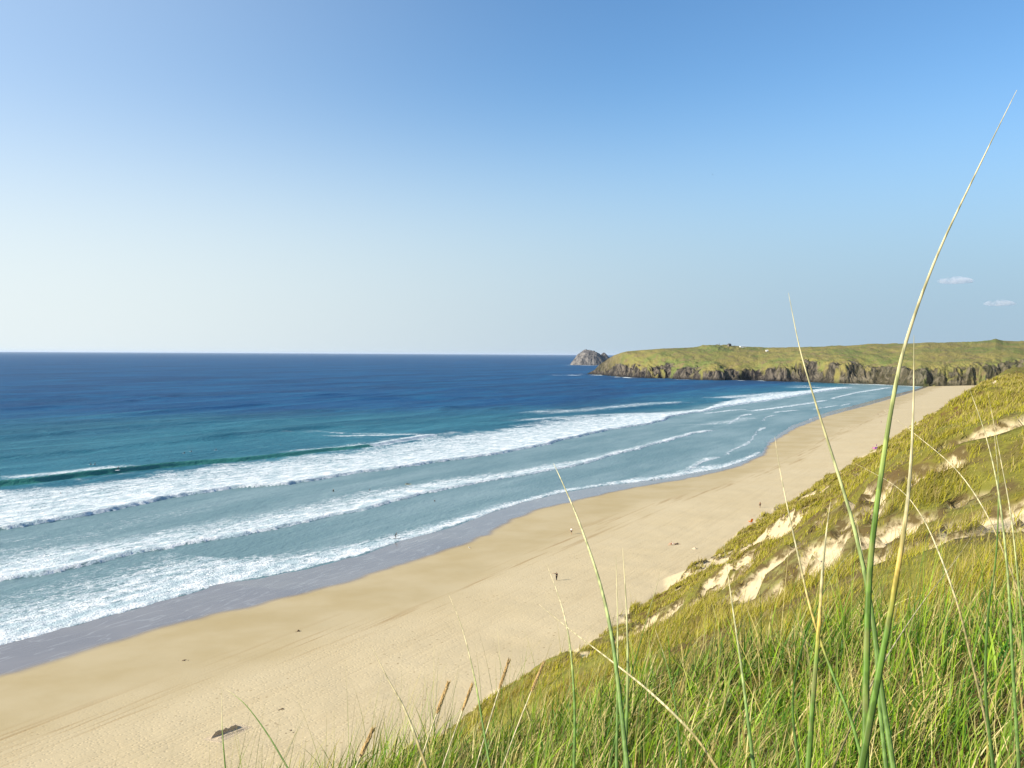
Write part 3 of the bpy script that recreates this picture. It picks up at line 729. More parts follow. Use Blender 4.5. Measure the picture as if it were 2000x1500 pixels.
hero([(1220,1500),(1226,1330),(1224,1200),(1216,1070)], (1.1,1.1), 7, H_GL, 'right one of the two close upright blades over the dry sand')
hero([(1204,1500),(1206,1340),(1206,1200),(1203,1083)], (1.15,1.15), 5.5, H_GL, 'left and shorter one of the two close upright blades over the dry sand')
hero([(1121,1500),(1122,1380),(1113,1260),(1096,1180),(1068,1103)], (1.2,1.3), 6, H_GS, 'thin blade with a forked looking straw tip just below the lone person with outstretched arm')
hero([(1190,1500),(1212,1400),(1238,1300),(1266,1200),(1291,1115)], (1.4,1.5), 3.5, H_GT, 'thin dark green blade leaning right across the dry sand')
hero([(440,1500),(434,1420),(433,1338)], (1.5,1.5), 3.2, H_GS, 'short upright blade in front of the trench dug in the sand')
hero([(562,1500),(520,1430),(478,1375),(440,1345)], (1.4,1.5), 4.5, H_GT, 'dark green blade leaning far left beside the trench in the sand')
hero([(1735,1540),(1718,1380),(1708,1250),(1690,1120),(1672,1010)], (.86,.9), 8, H_GL, 'short green blade crossing behind the two thickest blades')
hero([(1640,1470),(1690,1360),(1740,1270),(1800,1180),(1862,1100),(1910,1030)], (1.5,1.8), 4, H_ST, 'straw blade slanting up to the right over the grassy slope')
hero([(1990,1500),(1978,1300),(1968,1120),(1950,960),(1925,850),(1893,758)], (1.2,1.35), 6, H_GL, 'curved green blade near the right edge with its tip on the far dune')
hero([(2010,1450),(2002,1300),(1990,1150),(1975,1010),(1955,900),(1930,770)], (1.3,1.4), 5, H_GS, 'pale blade beside the right edge of the picture')
hero([(1940,1500),(1925,1350),(1930,1200),(1946,1080),(1950,940),(1942,850)], (1.3,1.4), 6, H_GT, 'dark green upright blade in front of the right hand dune')
hero([(1900,1300),(1870,1180),(1830,1070),(1795,1000),(1750,950),(1670,905)], (1.5,1.7), 4, H_ST, 'straw blade drooping left across the brown dune turf')
hero([(1980,1130),(1930,1010),(1870,920),(1790,850),(1725,800)], (1.7,1.9), 3, H_ST, 'thin straw blade reaching left over the dune edge to the beach')
hero([(1560,1500),(1548,1380),(1560,1290),(1590,1200),(1628,1120),(1680,1060)], (1.3,1.5), 5, H_GT, 'dark green blade bending right in front of the sand gully')
hero([(1330,1500),(1322,1400),(1306,1310),(1280,1230)], (1.4,1.5), 4.5, H_GT, 'thin green blade on the smooth olive slope')
# flowering stalks with seed heads
M_SEED = plain('seed_head_husk', (.46, .31, .13), .8, .1, .25, 300)
def seed_stalk(base, foot, top, dist, label):
    P = [EYE + ray(*q) * dist for q in (base, foot)]; T = EYE + ray(*top) * dist
    root = np.array([P[0][0], P[0][1], gz(P[0][0], P[0][1]) - .02])
    dr = (T - P[1]) / np.linalg.norm(T - P[1]); hl = P[1][2] - root[2]; cc = P[1] - dr * .40 * hl
    root = np.array([P[1][0] - dr[0] * .5 * hl, P[1][1] - dr[1] * .5 * hl, 0]); root[2] = gz(root[0], root[1]) - .02
    e = bpy.data.objects.new('flowering_grass_stalk', None); COL.objects.link(e); e.location = root.tolist(); e.empty_display_size = .05
    st = tube('stalk', [(1 - f) ** 2 * root + 2 * f * (1 - f) * cc + f * f * P[1] for f in np.linspace(0, 1, 9)], list(np.linspace(.0018, .0013, 9)), H_ST, sides=5, flat=1)
    ax = T - P[1]; L = np.linalg.norm(ax)
    sp = [P[1] + ax * f for f in np.linspace(-.05, 1.02, 9)]
    hd = tube('seed_head', sp, [.0008, .0019, .0026, .0029, .0028, .0025, .0020, .0013, .0005], M_SEED, sides=8, flat=.9)
    # husks standing off the spike
    me = hd.data; n0 = len(me.vertices); co = np.zeros(n0 * 3); me.vertices.foreach_get('co', co); co = co.reshape(-1, 3)
    co += rng.normal(0, .0004, co.shape); me.vertices.foreach_set('co', co.ravel())
    bm = bmesh.new(); bm.from_mesh(me); u_ = ax / L; e1 = np.cross(u_, [0, 1, .2]); e1 /= np.linalg.norm(e1); e2 = np.cross(u_, e1)
    for q in range(150):        # pointed husks lying up along the spike
        f_ = random.random(); an = random.uniform(0, 6.28); o_ = e1 * math.cos(an) + e2 * math.sin(an); w_ = np.cross(u_, o_) * .0009
        b0 = P[1] + ax * f_ + o_ * .0018; tp = b0 + u_ * random.uniform(.006, .011) + o_ * random.uniform(.0005, .0024)
        vs = [bm.verts.new(x_.tolist()) for x_ in (b0 - w_, b0 + w_, tp, b0 + o_ * .0012 + u_ * .003)]
        bm.faces.new((vs[0], vs[1], vs[3])); bm.faces.new((vs[1], vs[2], vs[3])); bm.faces.new((vs[2], vs[0], vs[3]))
    bm.to_mesh(me); bm.free()
    for o in (st, hd):
        o.data.transform(Matrix.Translation((-root).tolist())); o.parent = e
    tag(e, label, 'grass stalk', 'flowering stalks in the foreground grass')
seed_stalk((968,1400), (976,1344), (993,1292), 1.9, 'tallest seed head, plump and ochre, against the dry sand right of centre bottom')
seed_stalk((845,1440), (853,1394), (875,1335), 1.7, 'seed head on a straw stalk left of the plump one')
seed_stalk((896,1430), (903,1388), (922,1338), 2.0, 'small slender seed head between two larger ones')
seed_stalk((1030,1390), (1038,1350), (1061,1296), 2.1, 'dark narrow seed head where the slope grass meets the sand')
seed_stalk((694,1520), (704,1478), (727,1428), 1.5, 'lowest seed head, at the bottom edge left of the others')
# ================================================================== people
def skin_mesh(name, V, R, E, mat, parent=None, sub=1, root=0):
    me = bpy.data.meshes.new(name); bm = bmesh.new(); lay = bm.verts.layers.skin.verify()
    vs = []
    for i, (v, r) in enumerate(zip(V, R)):
        q = bm.verts.new(v); q[lay].radius = (r, r) if np.isscalar(r) else r; q[lay].use_root = (i == root); vs.append(q)
    for a, b_ in E: bm.edges.new((vs[a], vs[b_]))
    bm.to_mesh(me); bm.free()
    o = bpy.data.objects.new(name, me); COL.objects.link(o)
    sk = o.modifiers.new('skin', 'SKIN'); sk.use_smooth_shade = True
    sb = o.modifiers.new('sub', 'SUBSURF'); sb.levels = sub; sb.render_levels = sub
    dg = bpy.context.evaluated_depsgraph_get()
    me2 = bpy.data.meshes.new_from_object(o.evaluated_get(dg)); me2.name = name
    o.modifiers.clear(); o.data = me2; bpy.data.meshes.remove(me)
    me2.materials.clear(); me2.materials.append(mat)
    if parent: o.parent = parent
    return o
STAND = dict(pelvis=(0,0,.95), spine=(0,.01,1.17), chest=(0,0,1.36), neck=(0,0,1.50), head=(0,.02,1.61), crown=(0,.0,1.70),
    hipL=(-.09,0,.90), kneeL=(-.11,.02,.50), ankL=(-.12,-.02,.09), toeL=(-.13,.16,.035), hipR=(.09,0,.90), kneeR=(.11,.02,.50), ankR=(.12,-.02,.09), toeR=(.13,.16,.035),
    shL=(-.19,0,1.42), elL=(-.25,-.02,1.14), wrL=(-.27,.06,.90), haL=(-.27,.09,.82), shR=(.19,0,1.42), elR=(.25,-.02,1.14), wrR=(.27,.06,.90), haR=(.27,.09,.82))
RAD = dict(pelvis=.135, spine=.115, chest=.145, neck=.055, head=.093, crown=.06, hipL=.095, kneeL=.058, ankL=.04, toeL=.033, hipR=.095, kneeR=.058, ankR=.04, toeR=.033,
    shL=.062, elL=.043, wrL=.03, haL=.034, shR=.062, elR=.043, wrR=.03, haR=.034)
EDG = [('pelvis','spine'),('spine','chest'),('chest','neck'),('neck','head'),('head','crown'),('pelvis','hipL'),('hipL','kneeL'),('kneeL','ankL'),('ankL','toeL'),
       ('pelvis','hipR'),('hipR','kneeR'),('kneeR','ankR'),('ankR','toeR'),('chest','shL'),('shL','elL'),('elL','wrL'),('wrL','haL'),('chest','shR'),('shR','elR'),('elR','wrR'),('wrR','haR')]
TOP = ['pelvis','spine','chest','shL','elL','shR','elR']; SHORTS = ['pelvis','hipL','kneeL','hipR','kneeR']
SUIT = [k for k in STAND if k not in ('head','crown','haL','haR','toeL','toeR')]
SKIN = plain('skin', (.52, .30, .20), .55, .3, .08); TAN = plain('tanned_skin', (.36, .19, .11), .55, .3, .08)
def cloth(n, c): return plain(n, c, .85, .15, .12)
C_BLACK = cloth('black_cloth', (.012, .012, .016)); C_WHITE = cloth('white_cloth', (.80, .78, .74)); C_NAVY = cloth('navy_cloth', (.02, .03, .08))
C_RED = cloth('dark_red_cloth', (.12, .02, .025)); C_PURPLE = cloth('purple_cloth', (.22, .05, .28)); C_PINK = cloth('pale_pink_cloth', (.72, .55, .55))
NEO = plain('wetsuit_neoprene', (.010, .012, .014), .5, .4, .1); HAIR_D = plain('dark_hair', (.02, .014, .01), .6, .3, .2); HAIR_B = plain('fair_hair', (.30, .19, .08), .6, .3, .2)
def figure(loc, rz, pose=None, skin=SKIN, hair=HAIR_D, wear=(), scale=1.0, label='', group=None, fingers=True):
    J = dict(STAND); J.update(pose or {})
    keys = list(J); idx = {k: i for i, k in enumerate(keys)}
    V = [Vector(J[k]) * scale for k in keys]; R = [RAD[k] * scale for k in keys]; E = [(idx[a], idx[c]) for a, c in EDG]
    if fingers:
        for sd in 'LR':
            w_, h_ = Vector(J['wr' + sd]), Vector(J['ha' + sd]); d = (h_ - w_).normalized(); sid = d.cross(Vector((0, 1, .3))).normalized()
            for q, ln in enumerate((.075, .085, .08, .065)):
                p = h_ + sid * (.026 * (q - 1.5)) + d * .02
                for r_, e_ in ((.011, p), (.009, p + d * ln * .55 + Vector((0, .008, 0))), (.007, p + d * ln + Vector((0, .02, -.004)))):
                    V.append(e_ * scale); R.append(r_ * scale)
                n = len(V); E += [(idx['ha' + sd], n - 3), (n - 3, n - 2), (n - 2, n - 1)]
            th = h_ - d * .02 + sid * .045
            V += [th * scale, (th + sid * .02 + d * .045) * scale]; R += [.012 * scale, .009 * scale]; n = len(V); E += [(idx['ha' + sd], n - 2), (n - 2, n - 1)]
    body = skin_mesh('person', V, R, E, skin)
    body.location = loc; body.rotation_euler = (0, 0, rz)
    # hair as a cap following the back of the head
    c0, c1 = Vector(J['head']), Vector(J['crown']); up = (c1 - c0).normalized()
    hv = [(c0 + up * .0 + Vector((0, -.035, 0))) * scale, (c1 + up * .0 + Vector((0, -.012, 0))) * scale, (c1 + up * .02 + Vector((0, .03, 0))) * scale]
    skin_mesh('hair', hv, [.085 * scale, .082 * scale, .05 * scale], [(0, 1), (1, 2)], hair, body)
    for nm, ks, mt in wear:
        ks = [k for k in ks]; ii = {k: i for i, k in enumerate(ks)}
        ee = [(ii[a], ii[c]) for a, c in EDG if a in ii and c in ii]
        skin_mesh(nm, [Vector(J[k]) * scale for k in ks], [RAD[k] * scale * 1.16 for k in ks], ee, mt, body)
    tag(body, label, 'person', group)
    return body
def on_land(px, py, z0=2.2):
    p = at_z(px, py, z0)
    for _ in range(6): p = at_z(px, py, gz(p[0], p[1]))
    return Vector((p[0], p[1], gz(p[0], p[1])))
def on_sea(px, py):
    p = at_z(px, py, .3); z = sea_z(p[0], p[1]); p = at_z(px, py, z); return Vector((p[0], p[1], sea_z(p[0], p[1])))
WSUIT = [('wetsuit', SUIT, NEO)]
G_B, G_S = 'people on the beach', 'people in the surf'
ARM = dict(shR=(.19,0,1.42), elR=(.22,.05,1.16), wrR=(.2,.15,.95), haR=(.19,.18,.87), shL=(-.19,0,1.43), elL=(-.46,.03,1.45), wrL=(-.72,.04,1.46), haL=(-.80,.04,1.46),
           kneeL=(-.06,.02,.5), ankL=(-.06,-.02,.09), toeL=(-.07,.16,.035), kneeR=(.06,.02,.5), ankR=(.06,-.02,.09), toeR=(.07,.16,.035))
WALK = dict(kneeL=(-.09,.2,.52), ankL=(-.09,.16,.11), toeL=(-.09,.33,.07), kneeR=(.1,-.04,.5), ankR=(.1,-.28,.12), toeR=(.1,-.14,.035), elL=(-.24,-.14,1.17), wrL=(-.24,-.16,.93),
            haL=(-.24,-.15,.85), elR=(.24,.08,1.16), wrR=(.23,.26,1.0), haR=(.23,.32,.95))
SIT = dict(pelvis=(0,0,.13), spine=(0,-.07,.34), chest=(0,-.08,.53), neck=(0,-.04,.67), head=(0,0,.78), crown=(0,-.02,.87), hipL=(-.1,.05,.12), kneeL=(-.14,.40,.46), ankL=(-.14,.62,.09),
    toeL=(-.14,.78,.04), hipR=(.1,.05,.12), kneeR=(.14,.40,.46), ankR=(.14,.62,.09), toeR=(.14,.78,.04), shL=(-.19,-.06,.59), elL=(-.26,.12,.42), wrL=(-.17,.34,.48), haL=(-.12,.42,.48),
    shR=(.19,-.06,.59), elR=(.26,.12,.42), wrR=(.17,.34,.48), haR=(.12,.42,.48))
LIE = dict(pelvis=(0,0,.14), spine=(0,-.22,.13), chest=(0,-.42,.17), neck=(0,-.56,.2), head=(0,-.68,.24), crown=(0,-.77,.27), hipL=(-.1,.08,.12), kneeL=(-.13,.42,.36), ankL=(-.13,.70,.08),
    toeL=(-.13,.84,.05), hipR=(.1,.08,.12), kneeR=(.13,.48,.1), ankR=(.13,.9,.06), toeR=(.14,.98,.14), shL=(-.2,-.46,.13), elL=(-.36,-.3,.08), wrL=(-.38,-.06,.05), haL=(-.38,.03,.05),
    shR=(.2,-.46,.13), elR=(.36,-.3,.08), wrR=(.38,-.06,.05), haR=(.38,.03,.05))
CROUCH = dict(pelvis=(-.16,0,.62), spine=(-.02,.0,.84), chest=(.12,.02,1.02), neck=(.2,.03,1.15), head=(.26,.04,1.24), crown=(.28,.03,1.34), hipL=(-.16,-.08,.6), kneeL=(.08,-.1,.42), ankL=(-.02,-.12,.08),
    toeL=(.12,-.14,.04), hipR=(-.16,.08,.6), kneeR=(.12,.12,.46), ankR=(.1,.16,.08), toeR=(.24,.18,.04), shL=(.1,-.18,1.06), elL=(.3,-.34,.96), wrL=(.48,-.42,.8), haL=(.54,-.44,.76),
    shR=(.1,.18,1.06), elR=(.2,.3,1.28), wrR=(.32,.36,1.48), haR=(.36,.38,1.55))
PRONE = dict(pelvis=(0,0,.16), spine=(0,.22,.17), chest=(0,.42,.23), neck=(0,.55,.32), head=(0,.64,.40), crown=(0,.68,.49), hipL=(-.09,-.06,.14), kneeL=(-.1,-.46,.1), ankL=(-.1,-.86,.12), toeL=(-.1,-.98,.08),
    hipR=(.09,-.06,.14), kneeR=(.1,-.46,.1), ankR=(.1,-.86,.12), toeR=(.1,-.98,.08), shL=(-.2,.42,.24), elL=(-.34,.55,.08), wrL=(-.32,.8,.0), haL=(-.3,.87,-.03), shR=(.2,.42,.24), elR=(.34,.3,.1), wrR=(.36,.1,-.02), haR=(.36,.02,-.05))
ASTRIDE = dict(pelvis=(0,0,.14), spine=(0,.02,.36), chest=(0,.03,.56), neck=(0,.04,.7), head=(0,.06,.81), crown=(0,.05,.9), hipL=(-.1,.05,.12), kneeL=(-.3,.38,-.02), ankL=(-.3,.36,-.42), toeL=(-.3,.5,-.5),
    hipR=(.1,.05,.12), kneeR=(.3,.38,-.02), ankR=(.3,.36,-.42), toeR=(.3,.5,-.5), shL=(-.19,.03,.62), elL=(-.26,.14,.38), wrL=(-.16,.34,.24), haL=(-.12,.4,.2), shR=(.19,.03,.62), elR=(.26,.14,.38), wrR=(.16,.34,.24), haR=(.12,.4,.2))
# on the sand
figure(on_land(1087,1134), 0, ARM, TAN, wear=[('top', TOP, C_BLACK), ('trousers', ['pelvis','hipL','kneeL','ankL','hipR','kneeR','ankR'], C_BLACK)], label='lone person in dark clothes standing on dry sand with one arm held out', group=G_B)
figure(on_land(1116,1043.5), 2.2, WALK, SKIN, wear=[('top', TOP, C_WHITE), ('shorts', SHORTS, C_BLACK)], label='person in white top and black shorts walking on the golden damp sand', group=G_B)
figure(on_land(1311,1065), 1.4, SIT, SKIN, HAIR_D, wear=[('top', ['pelvis','spine','chest'], C_RED)], label='sunbather sitting up with knees bent beside the person lying down', group=G_B)
lie = figure(on_land(1319,1063.5) + Vector((.3, 0, .03)), -1.35, LIE, TAN, wear=[('top', TOP, C_BLACK), ('shorts', SHORTS, C_BLACK)], label='person in black lying on the sand with one knee up', group=G_B)
figure(on_land(1484.5,991.5), .3, None, TAN, wear=[('shorts', SHORTS, C_BLACK)], label='bare chested man in black shorts standing near the foot of the dune', group=G_B)
figure(on_land(1514.5,1003.5), .8, SIT, TAN, wear=[('top', TOP, C_BLACK), ('shorts', SHORTS, C_BLACK)], scale=1.12, label='hunched person in black sitting right at the dune grass edge', group=G_B)
figure(on_land(1705,876), .5, SIT, TAN, wear=[('top', TOP, C_BLACK)], label='dark dressed person sitting to the left of the purple windbreak', group=G_B, fingers=False)
figure(on_land(1712,873.5), .2, None, SKIN, wear=[('top', TOP, C_PURPLE), ('shorts', SHORTS, C_PURPLE)], scale=.92, label='person in purple standing behind the purple windbreak', group=G_B, fingers=False)
figure(on_land(1715,811.5), 1, WALK, TAN, wear=[('top', TOP, C_NAVY), ('shorts', SHORTS, C_NAVY)], scale=.95, label='tiny far figure in navy, nearer the sea of the two on the far beach', group=G_B, fingers=False)
figure(on_land(1721,826), -1, WALK, SKIN, wear=[('top', TOP, C_BLACK), ('shorts', SHORTS, C_NAVY)], scale=.8, label='tiny far figure below the navy one, halfway up the far beach', group=G_B, fingers=False)
# surfboards
def board(loc, rz, mat, label, L=2.0, W=.52, tilt=(0, 0), group='surfboards in the surf'):
    n = 15; u = np.linspace(-1, 1, n); V = []; F_ = []
    for q in u:
        hw = W / 2 * (max(1 - abs(q) ** 2.6, 0)) ** .62 + .004; z = .10 * q * q * (1 if q > 0 else .35)
        V += [(hw * c_, q * L / 2, z + .035 * s_) for c_, s_ in [(-1, 0), (-.75, .9), (0, 1.1), (.75, .9), (1, 0), (.75, -.8), (0, -1), (-.75, -.8)]]
    for i in range(n - 1):
        for j in range(8): F_.append((i * 8 + j, i * 8 + (j + 1) % 8, (i + 1) * 8 + (j + 1) % 8, (i + 1) * 8 + j))
    F_ += [tuple(range(8))[::-1], tuple((n - 1) * 8 + j for j in range(8))]
    me = bpy.data.meshes.new('surfboard'); me.from_pydata(V, [], F_); me.materials.append(mat); me.update()
    for p in me.polygons: p.use_smooth = True
    o = bpy.data.objects.new('surfboard', me); COL.objects.link(o); o.location = loc; o.rotation_euler = (tilt[0], tilt[1], rz)
    for sx in (-.11, 0, .11):
        fm_ = bpy.data.meshes.new('fin'); y0 = -L / 2 + (.14 if sx == 0 else .3)
        fm_.from_pydata([(sx-.006,y0,.0),(sx+.006,y0,.0),(sx+.006,y0+.12,.0),(sx-.006,y0+.12,.0),(sx-.003,y0-.04,-.13),(sx+.003,y0-.04,-.13)], [], [(0,1,2,3),(0,4,5,1),(2,5,4,3),(1,5,2),(0,3,4)])
        fm_.materials.append(C_BLACK); fo_ = bpy.data.objects.new('fin', fm_); COL.objects.link(fo_); fo_.parent = o
    return tag(o, label, 'surfboard', group)
B_WHITE = plain('board_white', (.82, .84, .84), .25, .5, .03); B_YEL = plain('board_yellow', (.80, .62, .15), .25, .5, .05); B_DARK = plain('board_dark', (.05, .07, .07), .3, .5, .1)
p = on_sea(772.5,1052)
board(p + Vector((.35, .0, .05)), -1.5, B_DARK, 'dark surfboard under the crouching rider in the nearest line of foam', 2.1)
figure(p + Vector((0, 0, .16)), 0, CROUCH, TAN, wear=WSUIT, label='crouching surfer in black wetsuit riding the nearest line of foam', group=G_S)
p = on_sea(230,919.5)
board(p + Vector((0, 0, .25)), -1.2, B_WHITE, 'white surfboard on the green face of the breaking wave', 1.9, tilt=(0, .3))
figure(p + Vector((0, 0, .32)), .3, CROUCH, TAN, wear=WSUIT, label='surfer crouching on the green face of the biggest wave', group=G_S)
p = on_sea(795,946)
board(p + Vector((.5, 0, .06)), -1.5, B_YEL, 'yellow surfboard beneath the paddling person between two foam lines', 2.4)
figure(p + Vector((.3, 0, .05)), 1.65, PRONE, TAN, wear=WSUIT, label='person lying on a yellow board, paddling between two foam lines', group=G_S)
for (x_, y_, sitb, dz, lab) in [
    (178,908,1,0,'left surfer of the pair waiting just behind the breaking green wave'), (186,907,1,0,'right surfer of the pair waiting just behind the breaking green wave'),
    (360.5,885,1,0,'leftmost surfer of the three sitting out beyond the breakers'), (374,883,1,0,'middle surfer of the three sitting out beyond the breakers'),
    (422.5,880,1,0,'rightmost surfer of the three sitting out beyond the breakers'),
    (547,870,0,-1.35,'swimmer farthest out, low in the water behind the green wave'), (531,904,0,-1.4,'left head of the two in the thin foam below the green wave'),
    (560,910,0,-1.42,'right head of the two in the thin foam below the green wave'), (118,964,0,-1.35,'head of a bather deep in the widest white foam at the left'),
    (651,960,0,-.85,'bather standing waist deep, leftmost between the two main foam lines'), (722,958,0,-1.2,'bather chest deep just right of the waist deep one'),
    (849,979,0,-1.2,'bather alone in the calm strip in front of the second foam line'), (871,842,0,-1.3,'swimmer just off the right end of the breaking green wave')]:
    p = on_sea(x_, y_)
    if sitb:
        board(p + Vector((0, 0, .02)), 2.0, B_WHITE, 'white surfboard under the ' + lab.split(' surfer')[0] + ' waiting surfer' + (' of the pair' if 'pair' in lab else ' of the three'), 2.0, tilt=(.12, 0))
        figure(p + Vector((0, 0, .02)), 2.0, ASTRIDE, TAN, wear=WSUIT, label=lab, group=G_S, fingers=False)
    else: figure(p + Vector((0, 0, dz)), random.uniform(0, 6), None, TAN, wear=WSUIT, label=lab, group=G_S, fingers=False)
p = on_land(1583,820)
board(p + Vector((0, 0, .42)), -1.1, B_WHITE, 'white surfboard on its edge where the far shallows meet the sand', 2.4, .6, tilt=(.12, 1.25), group=None)
# ================================================================== things on the sand
def link_mesh(name, V, Fc, mat, parent=None, smooth=False):
    me = bpy.data.meshes.new(name); me.from_pydata([tuple(v) for v in V], [], Fc); me.materials.append(mat); me.update()
    if smooth:
        for p_ in me.polygons: p_.use_smooth = True
    o = bpy.data.objects.new(name, me); COL.objects.link(o)
    if parent: o.parent = parent
    return o
def boxes(lst):
    V, Fc = [], []
    for (cx, cy, cz, sx, sy, sz) in lst:
        n = len(V)
        V += [(cx + a * sx / 2, cy + b_ * sy / 2, cz + c_ * sz / 2) for a in (-1, 1) for b_ in (-1, 1) for c_ in (-1, 1)]
        Fc += [tuple(n + i for i in f) for f in [(0,1,3,2),(4,6,7,5),(0,4,5,1),(2,3,7,6),(0,2,6,4),(1,5,7,3)]]
    return V, Fc
def empty(name, loc, rz=0):
    e = bpy.data.objects.new(name, None); COL.objects.link(e); e.location = loc; e.rotation_euler = (0, 0, rz); e.empty_display_size = .3; return e
# orange beach chair
M_OR = plain('orange_canvas', (.85, .22, .02), .7, .2, .08); M_METAL = plain('chair_tube', (.45, .45, .45), .35, .6, .05)
e = empty('beach_chair', on_land(1466,1022), .5); e.scale = (1.3,) * 3
def sheet(name, pts, w_, mat, par, th=.02):
    V = []; 
    for (y, z) in pts: V += [(-w_/2, y, z), (w_/2, y, z), (w_/2, y + th, z - th), (-w_/2, y + th, z - th)]
    Fc = [(0, 1, 2, 3)]
    for i in range(len(pts) - 1):
        for j in range(4): Fc.append((i*4+j, (i+1)*4+j, (i+1)*4+(j+1)%4, i*4+(j+1)%4))
    n = (len(pts)-1)*4; Fc.append((n+3, n+2, n+1, n)); return link_mesh(name, V, Fc, mat, par)
sheet('seat', [(.35,.36),(.2,.32),(.0,.27),(-.15,.28)], .62, M_OR, e); sheet('backrest', [(-.17,.28),(-.26,.5),(-.36,.75),(-.42,1.0)], .62, M_OR, e)
for sx in (-.33, .33):
    for a, c_ in (((sx,.36,.37),(sx,-.28,.01)), ((sx,.3,.01),(sx,-.2,.28)), ((sx,-.2,.28),(sx,-.45,1.02))):
        tube('frame_tube', [a, tuple((np.array(a)+np.array(c_))/2), c_], [.014]*3, M_METAL, e, 6, 1.0)
    link_mesh('armrest', *boxes([(sx,.05,.56,.05,.42,.025),(sx,.24,.46,.03,.03,.19)]), M_OR, e)
tag(e, 'bright orange folding chair on the sand below the dune', 'beach chair')
# windbreak, tent and blanket of the far family
pB = on_land(1714,877)
M_PU = plain('purple_nylon', (.25, .06, .42), .6, .3, .1); M_TQ = plain('turquoise_nylon', (.05, .48, .55), .5, .3, .1); M_PK = plain('pink_nylon', (.75, .30, .55), .6, .3, .1)
e = empty('windbreak', pB + Vector((-.9, 0, 0)), .15)
xs = [-1.6, -.55, .5, 1.5]; ys = [.15, 0, .05, .25]
for i in range(3):
    a, c_ = (xs[i], ys[i]), (xs[i+1], ys[i+1]); ms = (M_PK, M_PU, M_PU)[i]
    V = [(a[0],a[1]-.01,.05),(c_[0],c_[1]-.01,.05),(c_[0],c_[1]-.01,.95),((a[0]+c_[0])/2,(a[1]+c_[1])/2+.05,.92),(a[0],a[1]-.01,.95)]
    V += [(v[0], v[1]+.02, v[2]) for v in V]
    link_mesh('fabric_panel', V, [(0,1,2,3,4),(9,8,7,6,5),(0,5,6,1),(1,6,7,2),(2,7,8,3),(3,8,9,4),(4,9,5,0)], ms, e)
for a, c_ in zip(xs, ys): tube('pole', [(a,c_-.03,-.15),(a,c_-.03,.5),(a,c_-.03,1.1)], [.018]*3, M_METAL, e, 6, 1.0)
tag(e, 'purple and pink windbreak on the sand at the foot of the far dune', 'windbreak')
e = empty('beach_tent', pB + Vector((1.4, -.1, 0)), .3)
V = []; Fc = []
for i in range(9):
    th = PI * i / 8
    for j in range(7):
        ph = PI * .62 * j / 6; V.append((1.15 * math.cos(th), .9 * math.sin(th) * math.sin(ph) * -1 + .3, 1.0 * math.sin(th) * math.cos(ph * .82) ** .8 if math.cos(ph*.82) > 0 else 0))
for i in range(8):
    for j in range(6): Fc.append((i*7+j, (i+1)*7+j, (i+1)*7+j+1, i*7+j+1))
dome = link_mesh('canopy', V, Fc, M_TQ, e, True); sol = dome.modifiers.new('t', 'SOLIDIFY'); sol.thickness = .02
link_mesh('groundsheet', *boxes([(0,.2,.015,2.1,1.3,.02)]), M_PU, e)
for a in (.35, .65): tube('pole', [(1.16*math.cos(PI*f), .3-.9*math.sin(PI*f)*a*.5, 1.02*math.sin(PI*f)) for f in np.linspace(0,1,7)], [.01]*7, M_METAL, e, 5, 1.0)
tag(e, 'turquoise pop up beach tent beside the purple windbreak', 'tent')
bl = link_mesh('beach_blanket', *boxes([(0,0,.02,1.9,1.4,.02)]), M_PK); bl.location = pB + Vector((-1.3, -1.2, .0)); bl.rotation_euler = (0,0,.2)
tag(bl, 'pink blanket spread in front of the purple windbreak', 'blanket')
bg_ = skin_mesh('beach_bag', [(0,0,.14),(0,.0,.3),(.16,0,.34),(-.16,0,.34)], [.2,.17,.06,.06], [(0,1),(1,2),(1,3)], C_PINK)
bg_.location = on_land(1315,1064) + Vector((.0,.15,0)); tag(bg_, 'pale bag standing between the sitting and the lying sunbather', 'bag')
# low heaps and a trench dug in the sand
def heap(px, py, fn, nx, ny, w_, l_, rz, name, label, cat, mat=None):
    p = on_land(px, py); X = np.linspace(-w_/2, w_/2, nx); Y = np.linspace(-l_/2, l_/2, ny); A, B_ = np.meshgrid(X, Y, indexing='ij')
    Z = fn(A, B_); ca, sa_ = math.cos(rz), math.sin(rz); wx, wy = p[0] + A * ca - B_ * sa_, p[1] + A * sa_ + B_ * ca
    Z = Z + gzv(wx, wy) - .0; o = grid_obj(name, wx - p[0], wy - p[1], Z - p[2], mat or M_PILE); o.location = p
    return tag(o, label, cat)
g = NT('turned_sand'); n_ = g.noise(3, 4, .6)
M_PILE = g.done(g.n('BsdfPrincipled', {'Base Color': g.mix(n_, (.46, .35, .22), (.62, .50, .34)), 'Roughness': .95, 'Specular IOR Level': .08, 'Normal': g.bump(g.noise(5, 4, .7), .9, .12)}))
def trench(A, B_):
    cx = .28 * np.sin(B_ * .9); q = np.abs(A - cx); ends = 1 - ss(1.2, 2.5, np.abs(B_))
    rim = .50 * np.exp(-((A - cx + .36) / .15) ** 2) + .16 * np.exp(-((A - cx - .55) / .25) ** 2)
    e_ = .02 + ends * rim * (.7 + .6 * fbm(A * 3 + 9, B_ * 2.5, 2, 401))
    edge = np.minimum(1 - np.abs(A) / 1.5, 1 - np.abs(B_) / 3.0)
    return e_ * ss(0, .12, edge) - .06 * (1 - ss(0, .12, edge))
heap(444,1432, trench, 60, 90, 3.0, 6.0, -.46, 'sand_trench', 'dark narrow trench dug in the dry sand at the lower left', 'trench')
def mound(h, w_): return lambda A, B_: h * np.exp(-(A ** 2 + (B_ / 1.3) ** 2) / w_ ** 2) * (.5 + fbm(A * 4 + 3, B_ * 4, 3, 403)) + .1 * h * fbm(A*6,B_*6,2,405) - .07
